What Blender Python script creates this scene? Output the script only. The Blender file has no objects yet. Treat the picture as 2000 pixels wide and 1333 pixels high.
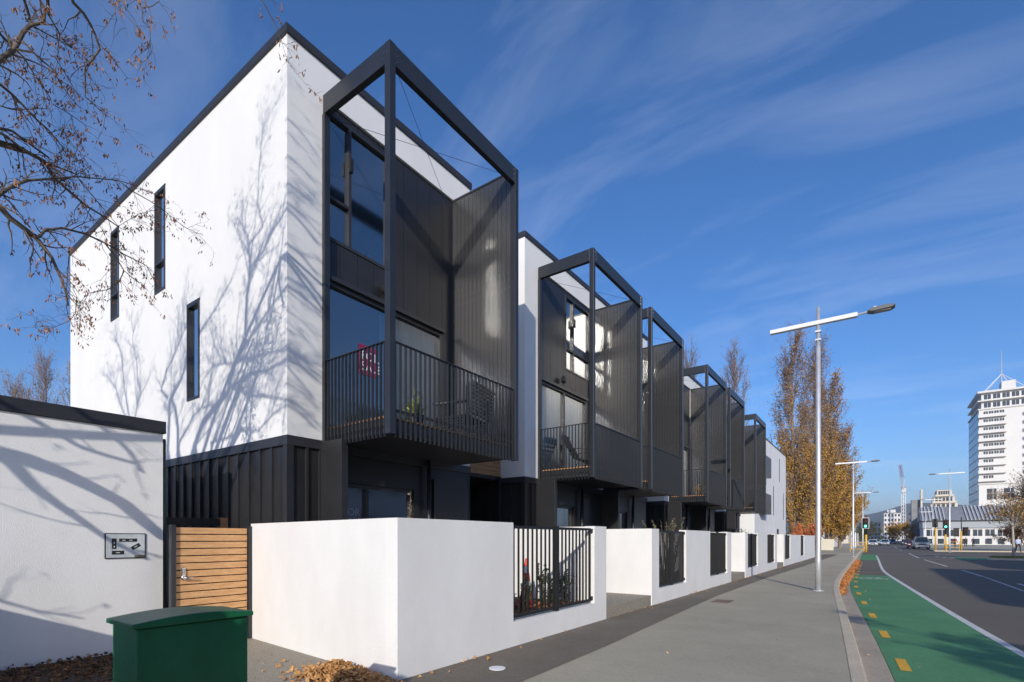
import bpy, bmesh, math, random
from mathutils import Vector, Matrix

R = math.radians
scene = bpy.context.scene
COL = scene.collection

# ------------------------------------------------------------------ camera
cam_d = bpy.data.cameras.new('camera')
cam_d.sensor_width = 36.0
cam_d.lens = 18.0
cam_d.shift_y = 0.1928
cam_d.clip_start = 0.05
cam_d.clip_end = 30000
cam = bpy.data.objects.new('camera', cam_d)
COL.objects.link(cam)
cam.location = (0, 0, 1.57)
cam.rotation_euler = (R(90), 0, R(35.56))
scene.camera = cam

# ------------------------------------------------------------------ sky
SUN_EL, SUN_AZ = 21.5, 152.6            # azimuth clockwise from +Y
world = bpy.data.worlds.new('World')
scene.world = world
world.use_nodes = True
nt = world.node_tree
N, L = nt.nodes, nt.links
bg = N['Background']
sky = N.new('ShaderNodeTexSky')
sky.sky_type = 'NISHITA'
sky.sun_disc = False
sky.sun_elevation = R(SUN_EL)
sky.sun_rotation = R(SUN_AZ)
sky.air_density = 1.0
sky.dust_density = 1.0
sky.ozone_density = 6.0
hsv = N.new('ShaderNodeHueSaturation')
hsv.inputs['Saturation'].default_value = 1.12
L.new(sky.outputs[0], hsv.inputs['Color'])
tc = N.new('ShaderNodeTexCoord')
sep = N.new('ShaderNodeSeparateXYZ')
L.new(tc.outputs['Generated'], sep.inputs[0])
def wmath(op, a, b=None):
    n = N.new('ShaderNodeMath'); n.operation = op
    for i, v in enumerate((a, b)):
        if v is None: continue
        if isinstance(v, (int, float)): n.inputs[i].default_value = v
        else: L.new(v, n.inputs[i])
    return n.outputs[0]
zc = wmath('ADD', wmath('MAXIMUM', sep.outputs[2], 0.0), 0.22)
comb = N.new('ShaderNodeCombineXYZ')
L.new(wmath('DIVIDE', sep.outputs[0], zc), comb.inputs[0])
L.new(wmath('DIVIDE', sep.outputs[1], zc), comb.inputs[1])
mp = N.new('ShaderNodeMapping')
mp.inputs['Rotation'].default_value = (0, 0, R(12))
mp.inputs['Scale'].default_value = (0.75, 2.3, 1)
L.new(comb.outputs[0], mp.inputs['Vector'])
cn = N.new('ShaderNodeTexNoise')
cn.inputs['Scale'].default_value = 1.7
cn.inputs['Detail'].default_value = 9
cn.inputs['Roughness'].default_value = 0.6
cn.inputs['Distortion'].default_value = 0.7
L.new(mp.outputs[0], cn.inputs['Vector'])
cr = N.new('ShaderNodeValToRGB')
cr.color_ramp.elements[0].position = 0.47
cr.color_ramp.elements[1].position = 0.82
L.new(cn.outputs['Fac'], cr.inputs[0])
cmix = N.new('ShaderNodeMixRGB')
L.new(wmath('MULTIPLY', cr.outputs['Color'], 0.17), cmix.inputs[0])
tint = N.new('ShaderNodeMixRGB'); tint.blend_type = 'MULTIPLY'; tint.inputs[0].default_value = 1.0
tint.inputs[2].default_value = (1.03, 0.955, 1.02, 1)
L.new(hsv.outputs[0], tint.inputs[1])
L.new(tint.outputs[0], cmix.inputs[1])
cmix.inputs[2].default_value = (6.2, 6.6, 7.6, 1)
L.new(cmix.outputs[0], bg.inputs['Color'])
bg.inputs['Strength'].default_value = 0.15

sun_d = bpy.data.lights.new('sun', 'SUN')
sun_d.energy = 3.65
sun_d.angle = R(0.45)
sun_d.color = (1.0, 0.925, 0.81)
sun = bpy.data.objects.new('sun', sun_d)
COL.objects.link(sun)
sun.location = (20, -40, 30)
_sd = Vector((math.sin(R(SUN_AZ)) * math.cos(R(SUN_EL)), math.cos(R(SUN_AZ)) * math.cos(R(SUN_EL)), math.sin(R(SUN_EL))))
sun.rotation_euler = _sd.to_track_quat('Z', 'Y').to_euler()

vs = scene.view_settings
vs.view_transform = 'Standard'
vs.look = 'None'
vs.exposure = 0.15
vs.gamma = 1.0
vs.use_curve_mapping = False
scene.render.engine = 'CYCLES'
scene.cycles.use_denoising = True
scene.cycles.max_bounces = 8
scene.cycles.transparent_max_bounces = 16
scene.cycles.caustics_reflective = True      # sun glancing off the panes lights the screens
scene.cycles.sample_clamp_indirect = 80.0

# ------------------------------------------------------------------ materials
MATS = {}
def mat(name, col, rough=0.6, metal=0.0, var=0.0, vscale=3.0, bump=0.0, bscale=60.0, spec=0.5, cols=None, island=False,
        coords='Object', emit=None, stretch=None, bdetail=4):
    if name in MATS: return MATS[name]
    m = bpy.data.materials.new(name); m.use_nodes = True
    t = m.node_tree; n, l = t.nodes, t.links
    b = n['Principled BSDF']
    b.inputs['Base Color'].default_value = (*col, 1)
    b.inputs['Roughness'].default_value = rough
    b.inputs['Metallic'].default_value = metal
    b.inputs['Specular IOR Level'].default_value = spec
    tcn = n.new('ShaderNodeTexCoord')
    src = tcn.outputs[coords]
    if stretch:
        mpn = n.new('ShaderNodeMapping'); mpn.inputs['Scale'].default_value = stretch
        l.new(src, mpn.inputs['Vector']); src = mpn.outputs[0]
    if island:
        g = n.new('ShaderNodeNewGeometry')
        rp = n.new('ShaderNodeValToRGB'); el = rp.color_ramp.elements
        while len(el) < len(cols): el.new(0.5)
        for i, c in enumerate(cols):
            el[i].position = i / max(1, len(cols) - 1); el[i].color = (*c, 1)
        l.new(g.outputs['Random Per Island'], rp.inputs[0])
        l.new(rp.outputs[0], b.inputs['Base Color'])
    elif cols or var:
        ns = n.new('ShaderNodeTexNoise'); ns.inputs['Scale'].default_value = vscale; ns.inputs['Detail'].default_value = 6
        ns.inputs['Roughness'].default_value = 0.65
        l.new(src, ns.inputs['Vector'])
        rp = n.new('ShaderNodeValToRGB'); el = rp.color_ramp.elements
        c0, c1 = cols if cols else (tuple(max(0, c * (1 - var)) for c in col), tuple(min(1, c * (1 + var)) for c in col))
        el[0].position = 0.33; el[1].position = 0.67
        el[0].color = (*c0, 1); el[1].color = (*c1, 1)
        l.new(ns.outputs['Fac'], rp.inputs[0]); l.new(rp.outputs[0], b.inputs['Base Color'])
        rr = n.new('ShaderNodeMapRange'); rr.inputs[3].default_value = max(0.02, rough - 0.07); rr.inputs[4].default_value = min(1, rough + 0.07)
        l.new(ns.outputs['Fac'], rr.inputs[0]); l.new(rr.outputs[0], b.inputs['Roughness'])
    if bump:
        n2 = n.new('ShaderNodeTexNoise'); n2.inputs['Scale'].default_value = bscale; n2.inputs['Detail'].default_value = bdetail
        l.new(src, n2.inputs['Vector'])
        bp = n.new('ShaderNodeBump'); bp.inputs['Strength'].default_value = bump; bp.inputs['Distance'].default_value = 0.02
        l.new(n2.outputs['Fac'], bp.inputs['Height']); l.new(bp.outputs[0], b.inputs['Normal'])
    if emit:
        b.inputs['Emission Color'].default_value = (*emit[0], 1); b.inputs['Emission Strength'].default_value = emit[1]
    MATS[name] = m
    return m

def speckle(name, base, dark, light, scale, rough=0.85, big=0.4, patch=0.18):
    """aggregate surface: fine speckles over slow patches of wear"""
    if name in MATS: return MATS[name]
    m = bpy.data.materials.new(name); m.use_nodes = True
    t = m.node_tree; n, l = t.nodes, t.links
    b = n['Principled BSDF']; b.inputs['Roughness'].default_value = rough; b.inputs['Specular IOR Level'].default_value = 0.3
    tcn = n.new('ShaderNodeTexCoord')
    f = n.new('ShaderNodeTexNoise'); f.inputs['Scale'].default_value = scale; f.inputs['Detail'].default_value = 3
    l.new(tcn.outputs['Object'], f.inputs['Vector'])
    rp = n.new('ShaderNodeValToRGB'); el = rp.color_ramp.elements
    el[0].position = 0.3; el[0].color = (*dark, 1); el[1].position = 0.72; el[1].color = (*light, 1)
    e = el.new(0.5); e.color = (*base, 1)
    l.new(f.outputs['Fac'], rp.inputs[0])
    g = n.new('ShaderNodeTexNoise'); g.inputs['Scale'].default_value = big; g.inputs['Detail'].default_value = 7; g.inputs['Roughness'].default_value = 0.7
    l.new(tcn.outputs['Object'], g.inputs['Vector'])
    mr = n.new('ShaderNodeMapRange'); mr.inputs[1].default_value = 0.3; mr.inputs[2].default_value = 0.7
    mr.inputs[3].default_value = 1 - patch; mr.inputs[4].default_value = 1 + patch
    k = n.new('ShaderNodeTexNoise'); k.inputs['Scale'].default_value = 17; k.inputs['Detail'].default_value = 8; k.inputs['Roughness'].default_value = 0.85
    l.new(tcn.outputs['Object'], k.inputs['Vector'])
    av = n.new('ShaderNodeMath'); av.operation = 'MULTIPLY_ADD'; av.inputs[1].default_value = 0.55
    l.new(k.outputs['Fac'], av.inputs[0]); hm_ = n.new('ShaderNodeMath'); hm_.operation = 'MULTIPLY'; hm_.inputs[1].default_value = 0.45
    l.new(g.outputs['Fac'], hm_.inputs[0]); l.new(hm_.outputs[0], av.inputs[2])
    mr.inputs[1].default_value = 0.36; mr.inputs[2].default_value = 0.64
    l.new(av.outputs[0], mr.inputs[0])
    mx = n.new('ShaderNodeVectorMath'); mx.operation = 'SCALE'
    l.new(rp.outputs[0], mx.inputs[0]); l.new(mr.outputs[0], mx.inputs['Scale'])
    l.new(mx.outputs[0], b.inputs['Base Color'])
    bp = n.new('ShaderNodeBump'); bp.inputs['Strength'].default_value = 0.25; bp.inputs['Distance'].default_value = 0.01
    l.new(f.outputs['Fac'], bp.inputs['Height']); l.new(bp.outputs[0], b.inputs['Normal'])
    MATS[name] = m
    return m

def glass(name, tint=(0.90, 0.95, 0.94), gain=3.0, rough=0.09):
    if name in MATS: return MATS[name]
    m = bpy.data.materials.new(name); m.use_nodes = True
    t = m.node_tree; n, l = t.nodes, t.links
    n.remove(n['Principled BSDF'])
    out = n['Material Output']
    tr = n.new('ShaderNodeBsdfTransparent'); tr.inputs[0].default_value = (*tint, 1)
    gl = n.new('ShaderNodeBsdfGlossy'); gl.inputs['Roughness'].default_value = rough; gl.inputs['Color'].default_value = (0.95, 0.98, 1, 1)
    fr = n.new('ShaderNodeFresnel'); fr.inputs['IOR'].default_value = 1.5
    mu = n.new('ShaderNodeMath'); mu.operation = 'MULTIPLY'; mu.use_clamp = True; mu.inputs[1].default_value = gain
    l.new(fr.outputs[0], mu.inputs[0])
    mx = n.new('ShaderNodeMixShader')
    l.new(mu.outputs[0], mx.inputs[0]); l.new(tr.outputs[0], mx.inputs[1]); l.new(gl.outputs[0], mx.inputs[2])
    l.new(mx.outputs[0], out.inputs['Surface'])
    MATS[name] = m
    return m

M_plaster = mat('white_plaster', (0.79, 0.79, 0.78), 0.75, cols=((0.755, 0.752, 0.74), (0.81, 0.81, 0.80)), vscale=0.8, bump=0.16, bscale=120, stretch=(1, 1, .45))
M_fence = mat('fence_plaster', (0.79, 0.79, 0.78), 0.8, cols=((0.745, 0.74, 0.725), (0.815, 0.815, 0.805)), vscale=1.3, bump=0.22, bscale=90, stretch=(1, 1, .5))
M_dark = mat('charcoal_cladding', (0.022, 0.022, 0.025), 0.42, var=0.12, vscale=2.0)
M_frame = mat('charcoal_steel', (0.022, 0.0245, 0.030), 0.36, var=0.10, vscale=3.0)
M_cap = mat('dark_flashing', (0.030, 0.030, 0.036), 0.45, var=0.1)
M_alu = mat('window_aluminium', (0.045, 0.045, 0.048), 0.38, metal=0.3)
M_scr = mat('screen_boards', (0.039, 0.0395, 0.042), 0.26, spec=0.9, var=0.08, vscale=4.0, stretch=(6, 6, 0.4))
M_glass = glass('window_glass')
M_glassA = glass('tinted_glass', (0.80, 0.90, 0.88), 6.0)
M_glass2 = glass('dark_glass', (0.60, 0.68, 0.70), 5.0)
M_gf = mat('shaded_cladding', (0.016, 0.0155, 0.0165), 0.42, var=0.12, vscale=2.0)  # charcoal cladding darkened to paint in the shade under the balconies
M_room = mat('interior_paint', (0.52, 0.52, 0.50), 0.8)
M_curt = mat('sheer_curtain', (0.86, 0.88, 0.87), 0.9)
M_wood = mat('cedar_boards', (0.42, 0.22, 0.10), 0.6, cols=((0.30, 0.145, 0.062), (0.50, 0.27, 0.125)), vscale=3.5, stretch=(1.2, 1.2, 14))
M_gatewood = mat('gate_timber', (0.5, 0.27, 0.12), 0.6, cols=((0.52, 0.27, 0.11), (0.70, 0.41, 0.195)), vscale=3.0, stretch=(1, 1.5, 9), bump=0.15, bscale=25)
M_deck = mat('deck_timber', (0.46, 0.25, 0.12), 0.6, var=0.2, vscale=5)
M_asph = speckle('road_asphalt', (0.140, 0.122, 0.098), (0.095, 0.083, 0.069), (0.213, 0.187, 0.152), 160, big=0.25, patch=0.16)
M_path = speckle('footpath_asphalt', (0.400, 0.359, 0.269), (0.290, 0.261, 0.195), (0.538, 0.489, 0.378), 130, big=0.45, patch=0.20)
M_strip = speckle('dark_seal', (0.167, 0.143, 0.110), (0.112, 0.098, 0.077), (0.252, 0.219, 0.172), 140, big=0.8, patch=0.2)
M_kerb = speckle('kerb_concrete', (0.575, 0.490, 0.362), (0.450, 0.384, 0.284), (0.700, 0.602, 0.452), 90, big=1.2, patch=0.16)
M_chan = speckle('channel_concrete', (0.405, 0.345, 0.266), (0.297, 0.254, 0.195), (0.527, 0.455, 0.354), 90, big=0.9, patch=0.22)
M_aggr = speckle('exposed_aggregate', (0.275, 0.250, 0.202), (0.088, 0.081, 0.067), (0.625, 0.561, 0.459), 110, big=0.9, patch=0.12)
M_green = speckle('green_lane', (0.085, 0.245, 0.112), (0.066, 0.20, 0.09), (0.13, 0.315, 0.16), 150, big=0.8, patch=0.26)
M_white = speckle('white_marking', (0.62, 0.62, 0.60), (0.45, 0.45, 0.44), (0.74, 0.74, 0.72), 60, big=4, patch=0.24)
M_yel = speckle('yellow_marking', (0.72, 0.40, 0.045), (0.50, 0.28, 0.04), (0.80, 0.46, 0.06), 60, big=4, patch=0.24)
M_ground = mat('far_ground', (0.10, 0.10, 0.085), 0.9, var=0.3, vscale=0.02)
M_soil = mat('garden_soil', (0.06, 0.042, 0.03), 0.95, var=0.5, vscale=14, bump=0.6, bscale=40)
M_bark = mat('bark', (0.14, 0.115, 0.09), 0.85, cols=((0.085, 0.065, 0.05), (0.20, 0.165, 0.125)), vscale=9, bump=0.4, bscale=50)
M_twig = mat('twig_bark', (0.11, 0.085, 0.065), 0.85, var=0.3, vscale=6)
M_leafb = mat('withered_leaves', (0.3, 0.15, 0.08), 0.7, island=True, cols=((0.16, 0.065, 0.035), (0.34, 0.16, 0.08), (0.24, 0.11, 0.07), (0.42, 0.24, 0.12)))
M_litter = mat('fallen_leaves', (0.4, 0.2, 0.08), 0.75, island=True, cols=((0.30, 0.12, 0.035), (0.55, 0.30, 0.10), (0.45, 0.24, 0.09), (0.62, 0.38, 0.17), (0.35, 0.16, 0.05)))
M_mulch = mat('leaf_mulch', (0.2, 0.1, 0.05), 0.85, island=True, cols=((0.06, 0.032, 0.02), (0.20, 0.09, 0.035), (0.10, 0.05, 0.028), (0.34, 0.17, 0.06), (0.05, 0.03, 0.02)))
M_gutter = mat('gutter_leaves', (0.4, 0.17, 0.06), 0.8, island=True, cols=((0.42, 0.15, 0.04), (0.58, 0.26, 0.07), (0.34, 0.11, 0.03), (0.50, 0.22, 0.08)))
M_poptwig = mat('poplar_twigs', (0.23, 0.16, 0.115), 0.85, var=0.25, vscale=0.6)
M_popgold = mat('poplar_gold_leaves', (0.45, 0.24, 0.05), 0.7, island=True, cols=((0.42, 0.19, 0.03), (0.55, 0.31, 0.05), (0.30, 0.22, 0.06), (0.50, 0.25, 0.04), (0.26, 0.17, 0.06)))
M_poprust = mat('poplar_rust_leaves', (0.3, 0.17, 0.10), 0.75, island=True, cols=((0.22, 0.15, 0.115), (0.30, 0.19, 0.12), (0.19, 0.13, 0.105), (0.36, 0.21, 0.10)))
M_shrub = mat('shrub_leaves', (0.06, 0.09, 0.035), 0.55, island=True, cols=((0.035, 0.06, 0.02), (0.08, 0.115, 0.04), (0.06, 0.08, 0.03), (0.12, 0.14, 0.06)))
M_redshrub = mat('red_shrub_leaves', (0.5, 0.13, 0.05), 0.6, island=True, cols=((0.50, 0.10, 0.03), (0.62, 0.20, 0.06), (0.40, 0.08, 0.03)))
M_galv = mat('galvanised_steel', (0.62, 0.63, 0.65), 0.42, metal=0.55, var=0.08, vscale=5)
M_armw = mat('white_arm_paint', (0.78, 0.78, 0.78), 0.5)
M_lampg = mat('luminaire_grey', (0.13, 0.13, 0.135), 0.5)
M_cab = mat('cabinet_green', (0.006, 0.115, 0.045), 0.40, cols=((0.005, 0.095, 0.038), (0.010, 0.135, 0.055)), vscale=4.5, bump=0.05, bscale=90, stretch=(1, 1, .45))
M_chrome = mat('satin_chrome', (0.65, 0.65, 0.66), 0.22, metal=1.0)
M_black = mat('matt_black', (0.015, 0.015, 0.016), 0.5)
M_signal = mat('signal_yellow', (0.72, 0.42, 0.03), 0.5)

# ------------------------------------------------------------------ mesh helpers
class MB:
    def __init__(s): s.v = []; s.f = []; s.m = []
    def quad(s, a, b, c, d, mi=0):
        i = len(s.v); s.v += [tuple(a), tuple(b), tuple(c), tuple(d)]; s.f.append((i, i+1, i+2, i+3)); s.m.append(mi)
    def poly(s, pts, mi=0):
        i = len(s.v); s.v += [tuple(p) for p in pts]; s.f.append(tuple(range(i, i+len(pts)))); s.m.append(mi)
    def box(s, x0, x1, y0, y1, z0, z1, mi=0):
        i = len(s.v)
        s.v += [(x0,y0,z0),(x1,y0,z0),(x1,y1,z0),(x0,y1,z0),(x0,y0,z1),(x1,y0,z1),(x1,y1,z1),(x0,y1,z1)]
        for f in ((0,3,2,1),(4,5,6,7),(0,1,5,4),(1,2,6,5),(2,3,7,6),(3,0,4,7)):
            s.f.append(tuple(i+k for k in f)); s.m.append(mi)
        return s
    def prism(s, pts, z0, z1, mi=0):
        """vertical prism over a counter-clockwise outline"""
        i = len(s.v); n = len(pts)
        s.v += [(p[0], p[1], z0) for p in pts] + [(p[0], p[1], z1) for p in pts]
        s.f.append(tuple(i+k for k in reversed(range(n)))); s.m.append(mi)
        s.f.append(tuple(i+n+k for k in range(n))); s.m.append(mi)
        for k in range(n):
            s.f.append((i+k, i+(k+1) % n, i+n+(k+1) % n, i+n+k)); s.m.append(mi)
        return s
    def extrude(s, pts, axis, a0, a1, mi=0):
        """outline in the two other axes, extruded along axis"""
        i = len(s.v); n = len(pts)
        def P(p, a):
            return (a, p[0], p[1]) if axis == 'x' else ((p[0], a, p[1]) if axis == 'y' else (p[0], p[1], a))
        s.v += [P(p, a0) for p in pts] + [P(p, a1) for p in pts]
        s.f.append(tuple(i+k for k in reversed(range(n)))); s.m.append(mi)
        s.f.append(tuple(i+n+k for k in range(n))); s.m.append(mi)
        for k in range(n):
            s.f.append((i+k, i+(k+1) % n, i+n+(k+1) % n, i+n+k)); s.m.append(mi)
        return s
    def tube(s, pts, sides=6, mi=0, cap=True):
        """pts: (x, y, z, r)"""
        P = [Vector(p[:3]) for p in pts]; n = len(P)
        base = len(s.v); ref = None
        for k in range(n):
            d = (P[min(k+1, n-1)] - P[max(k-1, 0)])
            if d.length < 1e-9: d = Vector((0, 0, 1))
            d.normalize()
            if ref is None:
                ref = d.orthogonal().normalized()
            ref = ref - d * ref.dot(d)
            if ref.length < 1e-6: ref = d.orthogonal()
            ref.normalize(); bi = d.cross(ref)
            for j in range(sides):
                a = 2 * math.pi * j / sides
                q = P[k] + (ref * math.cos(a) + bi * math.sin(a)) * pts[k][3]
                s.v.append((q.x, q.y, q.z))
        for k in range(n-1):
            for j in range(sides):
                a = base + k*sides + j; b = base + k*sides + (j+1) % sides
                s.f.append((a, b, b+sides, a+sides)); s.m.append(mi)
        if cap and sides > 3:
            s.f.append(tuple(base + j for j in reversed(range(sides)))); s.m.append(mi)
            s.f.append(tuple(base + (n-1)*sides + j for j in range(sides))); s.m.append(mi)
        return s
    def leaf(s, c, d, w, l, rng, mi=0):
        """a folded leaf: two triangles pairs about a midrib"""
        d = Vector(d).normalized(); side = d.orthogonal().normalized()
        side.rotate(Matrix.Rotation(rng.uniform(0, 6.283), 3, d)); up = d.cross(side)
        c = Vector(c); fold = rng.uniform(0.1, 0.6) * w
        i = len(s.v)
        tip = c + d * l
        m1 = c + d * l * 0.45 + side * w * 0.5 + up * fold
        m2 = c + d * l * 0.45 - side * w * 0.5 + up * fold
        s.v += [tuple(c), tuple(m1), tuple(tip), tuple(m2)]
        s.f += [(i, i+1, i+2), (i, i+2, i+3)]; s.m += [mi, mi]
    def mesh(s, name, mats, smooth=False):
        me = bpy.data.meshes.new(name)
        me.from_pydata(s.v, [], s.f)
        if not isinstance(mats, (list, tuple)): mats = [mats]
        for m in mats: me.materials.append(m)
        if len(mats) > 1: me.polygons.foreach_set('material_index', s.m)
        if smooth: me.polygons.foreach_set('use_smooth', [True] * len(me.polygons))
        me.update()
        return me
    def build(s, name, mats, parent=None, smooth=False, bevel=0, loc=None, rot=None):
        return link(name, s.mesh(name, mats, smooth), parent, loc, rot, bevel)

def link(name, me, parent=None, loc=None, rot=None, bevel=0):
    o = bpy.data.objects.new(name, me)
    COL.objects.link(o)
    if parent is not None: o.parent = parent
    if loc is not None: o.location = loc
    if rot is not None: o.rotation_euler = rot
    if bevel:
        b = o.modifiers.new('bevel', 'BEVEL'); b.width = bevel; b.segments = 2; b.limit_method = 'ANGLE'; b.angle_limit = R(40)
    return o

def tag(o, label=None, cat=None, group=None, kind=None):
    if label: o['label'] = label
    if cat: o['category'] = cat
    if group: o['group'] = group
    if kind: o['kind'] = kind
    return o
def thing(name, label, cat, loc=(0, 0, 0), rz=0, group=None):
    e = bpy.data.objects.new(name, None); e.empty_display_size = 0.3
    COL.objects.link(e); e.location = loc; e.rotation_euler = (0, 0, rz)
    return tag(e, label, cat, group)
def part(name, parent):
    e = bpy.data.objects.new(name, None); e.empty_display_size = 0.2
    COL.objects.link(e); e.parent = parent
    return e
def B(name, parent, m, *a, bevel=0):
    return MB().box(*a).build(name, m, parent, bevel=bevel)
def lathe(mb, prof, sides=16, c=(0, 0), mi=0):
    base = len(mb.v)
    for r, z in prof:
        for j in range(sides):
            a = 2*math.pi*j/sides
            mb.v.append((c[0]+r*math.cos(a), c[1]+r*math.sin(a), z))
    for k in range(len(prof)-1):
        for j in range(sides):
            a = base+k*sides+j; b = base+k*sides+(j+1) % sides
            mb.f.append((a, b, b+sides, a+sides)); mb.m.append(mi)
    mb.f.append(tuple(base+j for j in reversed(range(sides)))); mb.m.append(mi)
    mb.f.append(tuple(base+(len(prof)-1)*sides+j for j in range(sides))); mb.m.append(mi)
    return mb
def holed(a0, a1, b0, b1, holes):
    """rectangle a0..a1 x b0..b1 minus holes (a0,a1,b0,b1) -> list of rectangles, columns first"""
    As = sorted({a0, a1, *[min(max(h[k], a0), a1) for h in holes for k in (0, 1)]})
    out = []
    for i in range(len(As)-1):
        x0, x1 = As[i], As[i+1]
        if x1 - x0 < 1e-6: continue
        mid = (x0+x1)/2
        cuts = sorted((max(h[2], b0), min(h[3], b1)) for h in holes if h[0] < mid < h[1])
        z = b0
        for c0, c1 in cuts:
            if c0 > z + 1e-6: out.append((x0, x1, z, c0))
            z = max(z, c1)
        if b1 > z + 1e-6: out.append((x0, x1, z, b1))
    return out
# ------------------------------------------------------------------ ground, road, footpaths
MB().box(-9000, 9000, -4000, 14000, -1.2, -0.45).build('ground', M_ground)['kind'] = 'structure'
ZR = -0.12
road = MB()
road.quad((-6, -40, ZR), (70, -40, ZR), (70, 460, ZR), (-6, 460, ZR))
road = road.build('road', M_asph); road['kind'] = 'structure'

KERB = [(0.75, -10), (0.45, -4), (0.22, 0), (-0.23, 6.7), (-0.35, 8.4), (-0.60, 11.8), (-0.84, 14.9), (-1.08, 18), (-1.26, 20.8), (-1.38, 25.8), (-1.53, 44), (-1.75, 60), (-1.9, 80), (-2.0, 110), (-2.1, 420)]
CHAN = [(1.0, -10), (0.75, -4), (0.55, 0), (0.16, 7.5), (0.03, 9.4), (-0.27, 13.4), (-0.64, 18.3), (-0.88, 22.2), (-0.96, 28.2), (-1.17, 47.9), (-1.4, 62), (-1.5, 80), (-1.62, 110), (-1.75, 420)]
EDGE = [(3.4, -10), (2.9, -4), (2.57, 0), (2.15, 5), (1.72, 10.3), (1.47, 13.3), (1.12, 18.3), (0.74, 24), (0.42, 29), (0.26, 31.5), (0.20, 34), (0.12, 40), (0.05, 47.7), (-0.13, 62.9)]
def at_y(pl, y):
    for (x0, y0), (x1, y1) in zip(pl, pl[1:]):
        if y0 <= y <= y1: return x0 + (x1-x0)*(y-y0)/(y1-y0)
    return pl[-1][0] if y > pl[-1][1] else pl[0][0]
def smooth_line(pl, step=1.0, y1=None):
    out = []; y = pl[0][1]; end = y1 if y1 else pl[-1][1]
    while y < end:
        # small running mean rounds the corners of the traced line
        out.append((sum(at_y(pl, y+d) for d in (-2.2, -1.1, 0, 1.1, 2.2))/5, y)); y += step if y < 70 else 12
    out.append((at_y(pl, end), end)); return out
KS, CS, ES = smooth_line(KERB), smooth_line(CHAN), smooth_line(EDGE)

m = MB()
m.poly([(-60, -40, 0), (KS[0][0], -40, 0)] + [(x, y, 0) for x, y in KS] + [(-60, KS[-1][1], 0)])
fp = m.build('footpath', M_path); fp['kind'] = 'structure'
m = MB()
for (x0, y0), (x1, y1) in zip(KS, KS[1:]):
    k = 0.135
    m.quad((x0, y0, 0.006), (x0+k, y0, 0.004), (x1+k, y1, 0.004), (x1, y1, 0.006))
    m.quad((x0+k, y0, 0.004), (x0+k+0.02, y0, -0.02), (x1+k+0.02, y1, -0.02), (x1+k, y1, 0.004))
    m.quad((x0+k+0.02, y0, -0.02), (x0+k+0.035, y0, ZR), (x1+k+0.035, y1, ZR), (x1+k+0.02, y1, -0.02))
m.build('kerb', M_kerb)['kind'] = 'structure'
m = MB()
for (x0, y0), (x1, y1) in zip(KS, KS[1:]):
    if y1 > 400: continue
    c0, c1 = at_y(CS, y0), at_y(CS, y1)
    m.quad((x0+0.16, y0, ZR+0.005), (c0, y0, ZR+0.014), (c1, y1, ZR+0.014), (x1+0.16, y1, ZR+0.005))
    m.quad((c0, y0, ZR+0.014), (c0+0.012, y0, ZR), (c1+0.012, y1, ZR), (c1, y1, ZR+0.014))
chan = m.build('gutter_channel', M_chan); chan['kind'] = 'structure'
# dark resealed strip along the fence foot
m = MB()
pts = [(-4.3, 3.2, -3.14), (-4.3, 6.9, -3.22), (-4.3, 11, -3.42), (-4.3, 14.8, -3.58), (-4.3, 22.8, -3.6), (-4.3, 40, -3.3), (-4.3, 60, -3.2)]
for a, b in zip(pts, pts[1:]):
    m.quad((a[0], a[1], 0.004), (a[2], a[1], 0.004), (b[2], b[1], 0.004), (b[0], b[1], 0.004))
m.quad((-4.3, -12, 0.004), (-3.05, -12, 0.004), (-3.14, 3.2, 0.004), (-4.3, 3.2, 0.004))
m.build('footpath_strip', M_strip)['kind'] = 'structure'
m = MB()
m.quad((-8.3, -1.0, 0.008), (-4.3, -1.0, 0.008), (-4.3, 4.2, 0.008), (-8.3, 4.2, 0.008))
m.build('path_aggregate', M_aggr)['kind'] = 'structure'
m = MB(); m.quad((-30, 59.6, 0.006), (-1.8, 59.6, 0.006), (-1.85, 62, 0.006), (-30, 62, 0.006))
m.build('path_crossing_strip', M_kerb)['kind'] = 'structure'
# footpath of the far corner on the other side, with a kerb step
m = MB()
m.prism([(6.1, 86), (60, 90), (60, 420), (18.5, 420), (13.6, 251), (8.3, 140), (6.6, 105)], ZR-0.02, 0.0)
m.build('pavement', M_path)['kind'] = 'structure'
m = MB()
m.prism([(6.0, 85.86), (60, 89.86), (60, 90.06), (6.2, 86.06)], ZR-0.02, 0.006)
m.prism([(5.94, 86.0), (6.16, 86.06), (6.66, 105), (8.36, 140), (13.66, 251), (13.5, 251), (8.2, 140), (6.5, 105)], ZR-0.02, 0.006)
m.build('kerb_far_side', M_kerb)['kind'] = 'structure'
m = MB(); m.box(9.5, 40, -40, 44, ZR-0.02, 0.0); m.build('pavement_near_side', M_path)['kind'] = 'structure'

# painted markings, parts of the road
ZM = ZR + 0.006
def strip_mark(name, pl, w, m_, y0, y1, z=ZM, step=1.0):
    mb = MB(); y = y0
    while y < y1 - 1e-6:
        yn = min(y+step, y1); a, b = at_y(pl, y), at_y(pl, yn)
        mb.quad((a-w/2, y, z), (a+w/2, y, z), (b+w/2, yn, z), (b-w/2, yn, z)); y = yn
    return mb.build(name, m_, road)
def lane(y0, y1):
    mb = MB(); y = y0
    while y < y1 - 1e-6:
        yn = min(y+1, y1)
        mb.quad((at_y(CS, y)+0.02, y, ZR+0.004), (at_y(ES, y)-0.02, y, ZR+0.004), (at_y(ES, yn)-0.02, yn, ZR+0.004), (at_y(CS, yn)+0.02, yn, ZR+0.004)); y = yn
    return mb.build('cycle_lane_surface', M_green, road)
lane(-9, 28.6); lane(48.5, 66)
strip_mark('edge_line', ES, 0.13, M_white, -9, 62)
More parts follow.
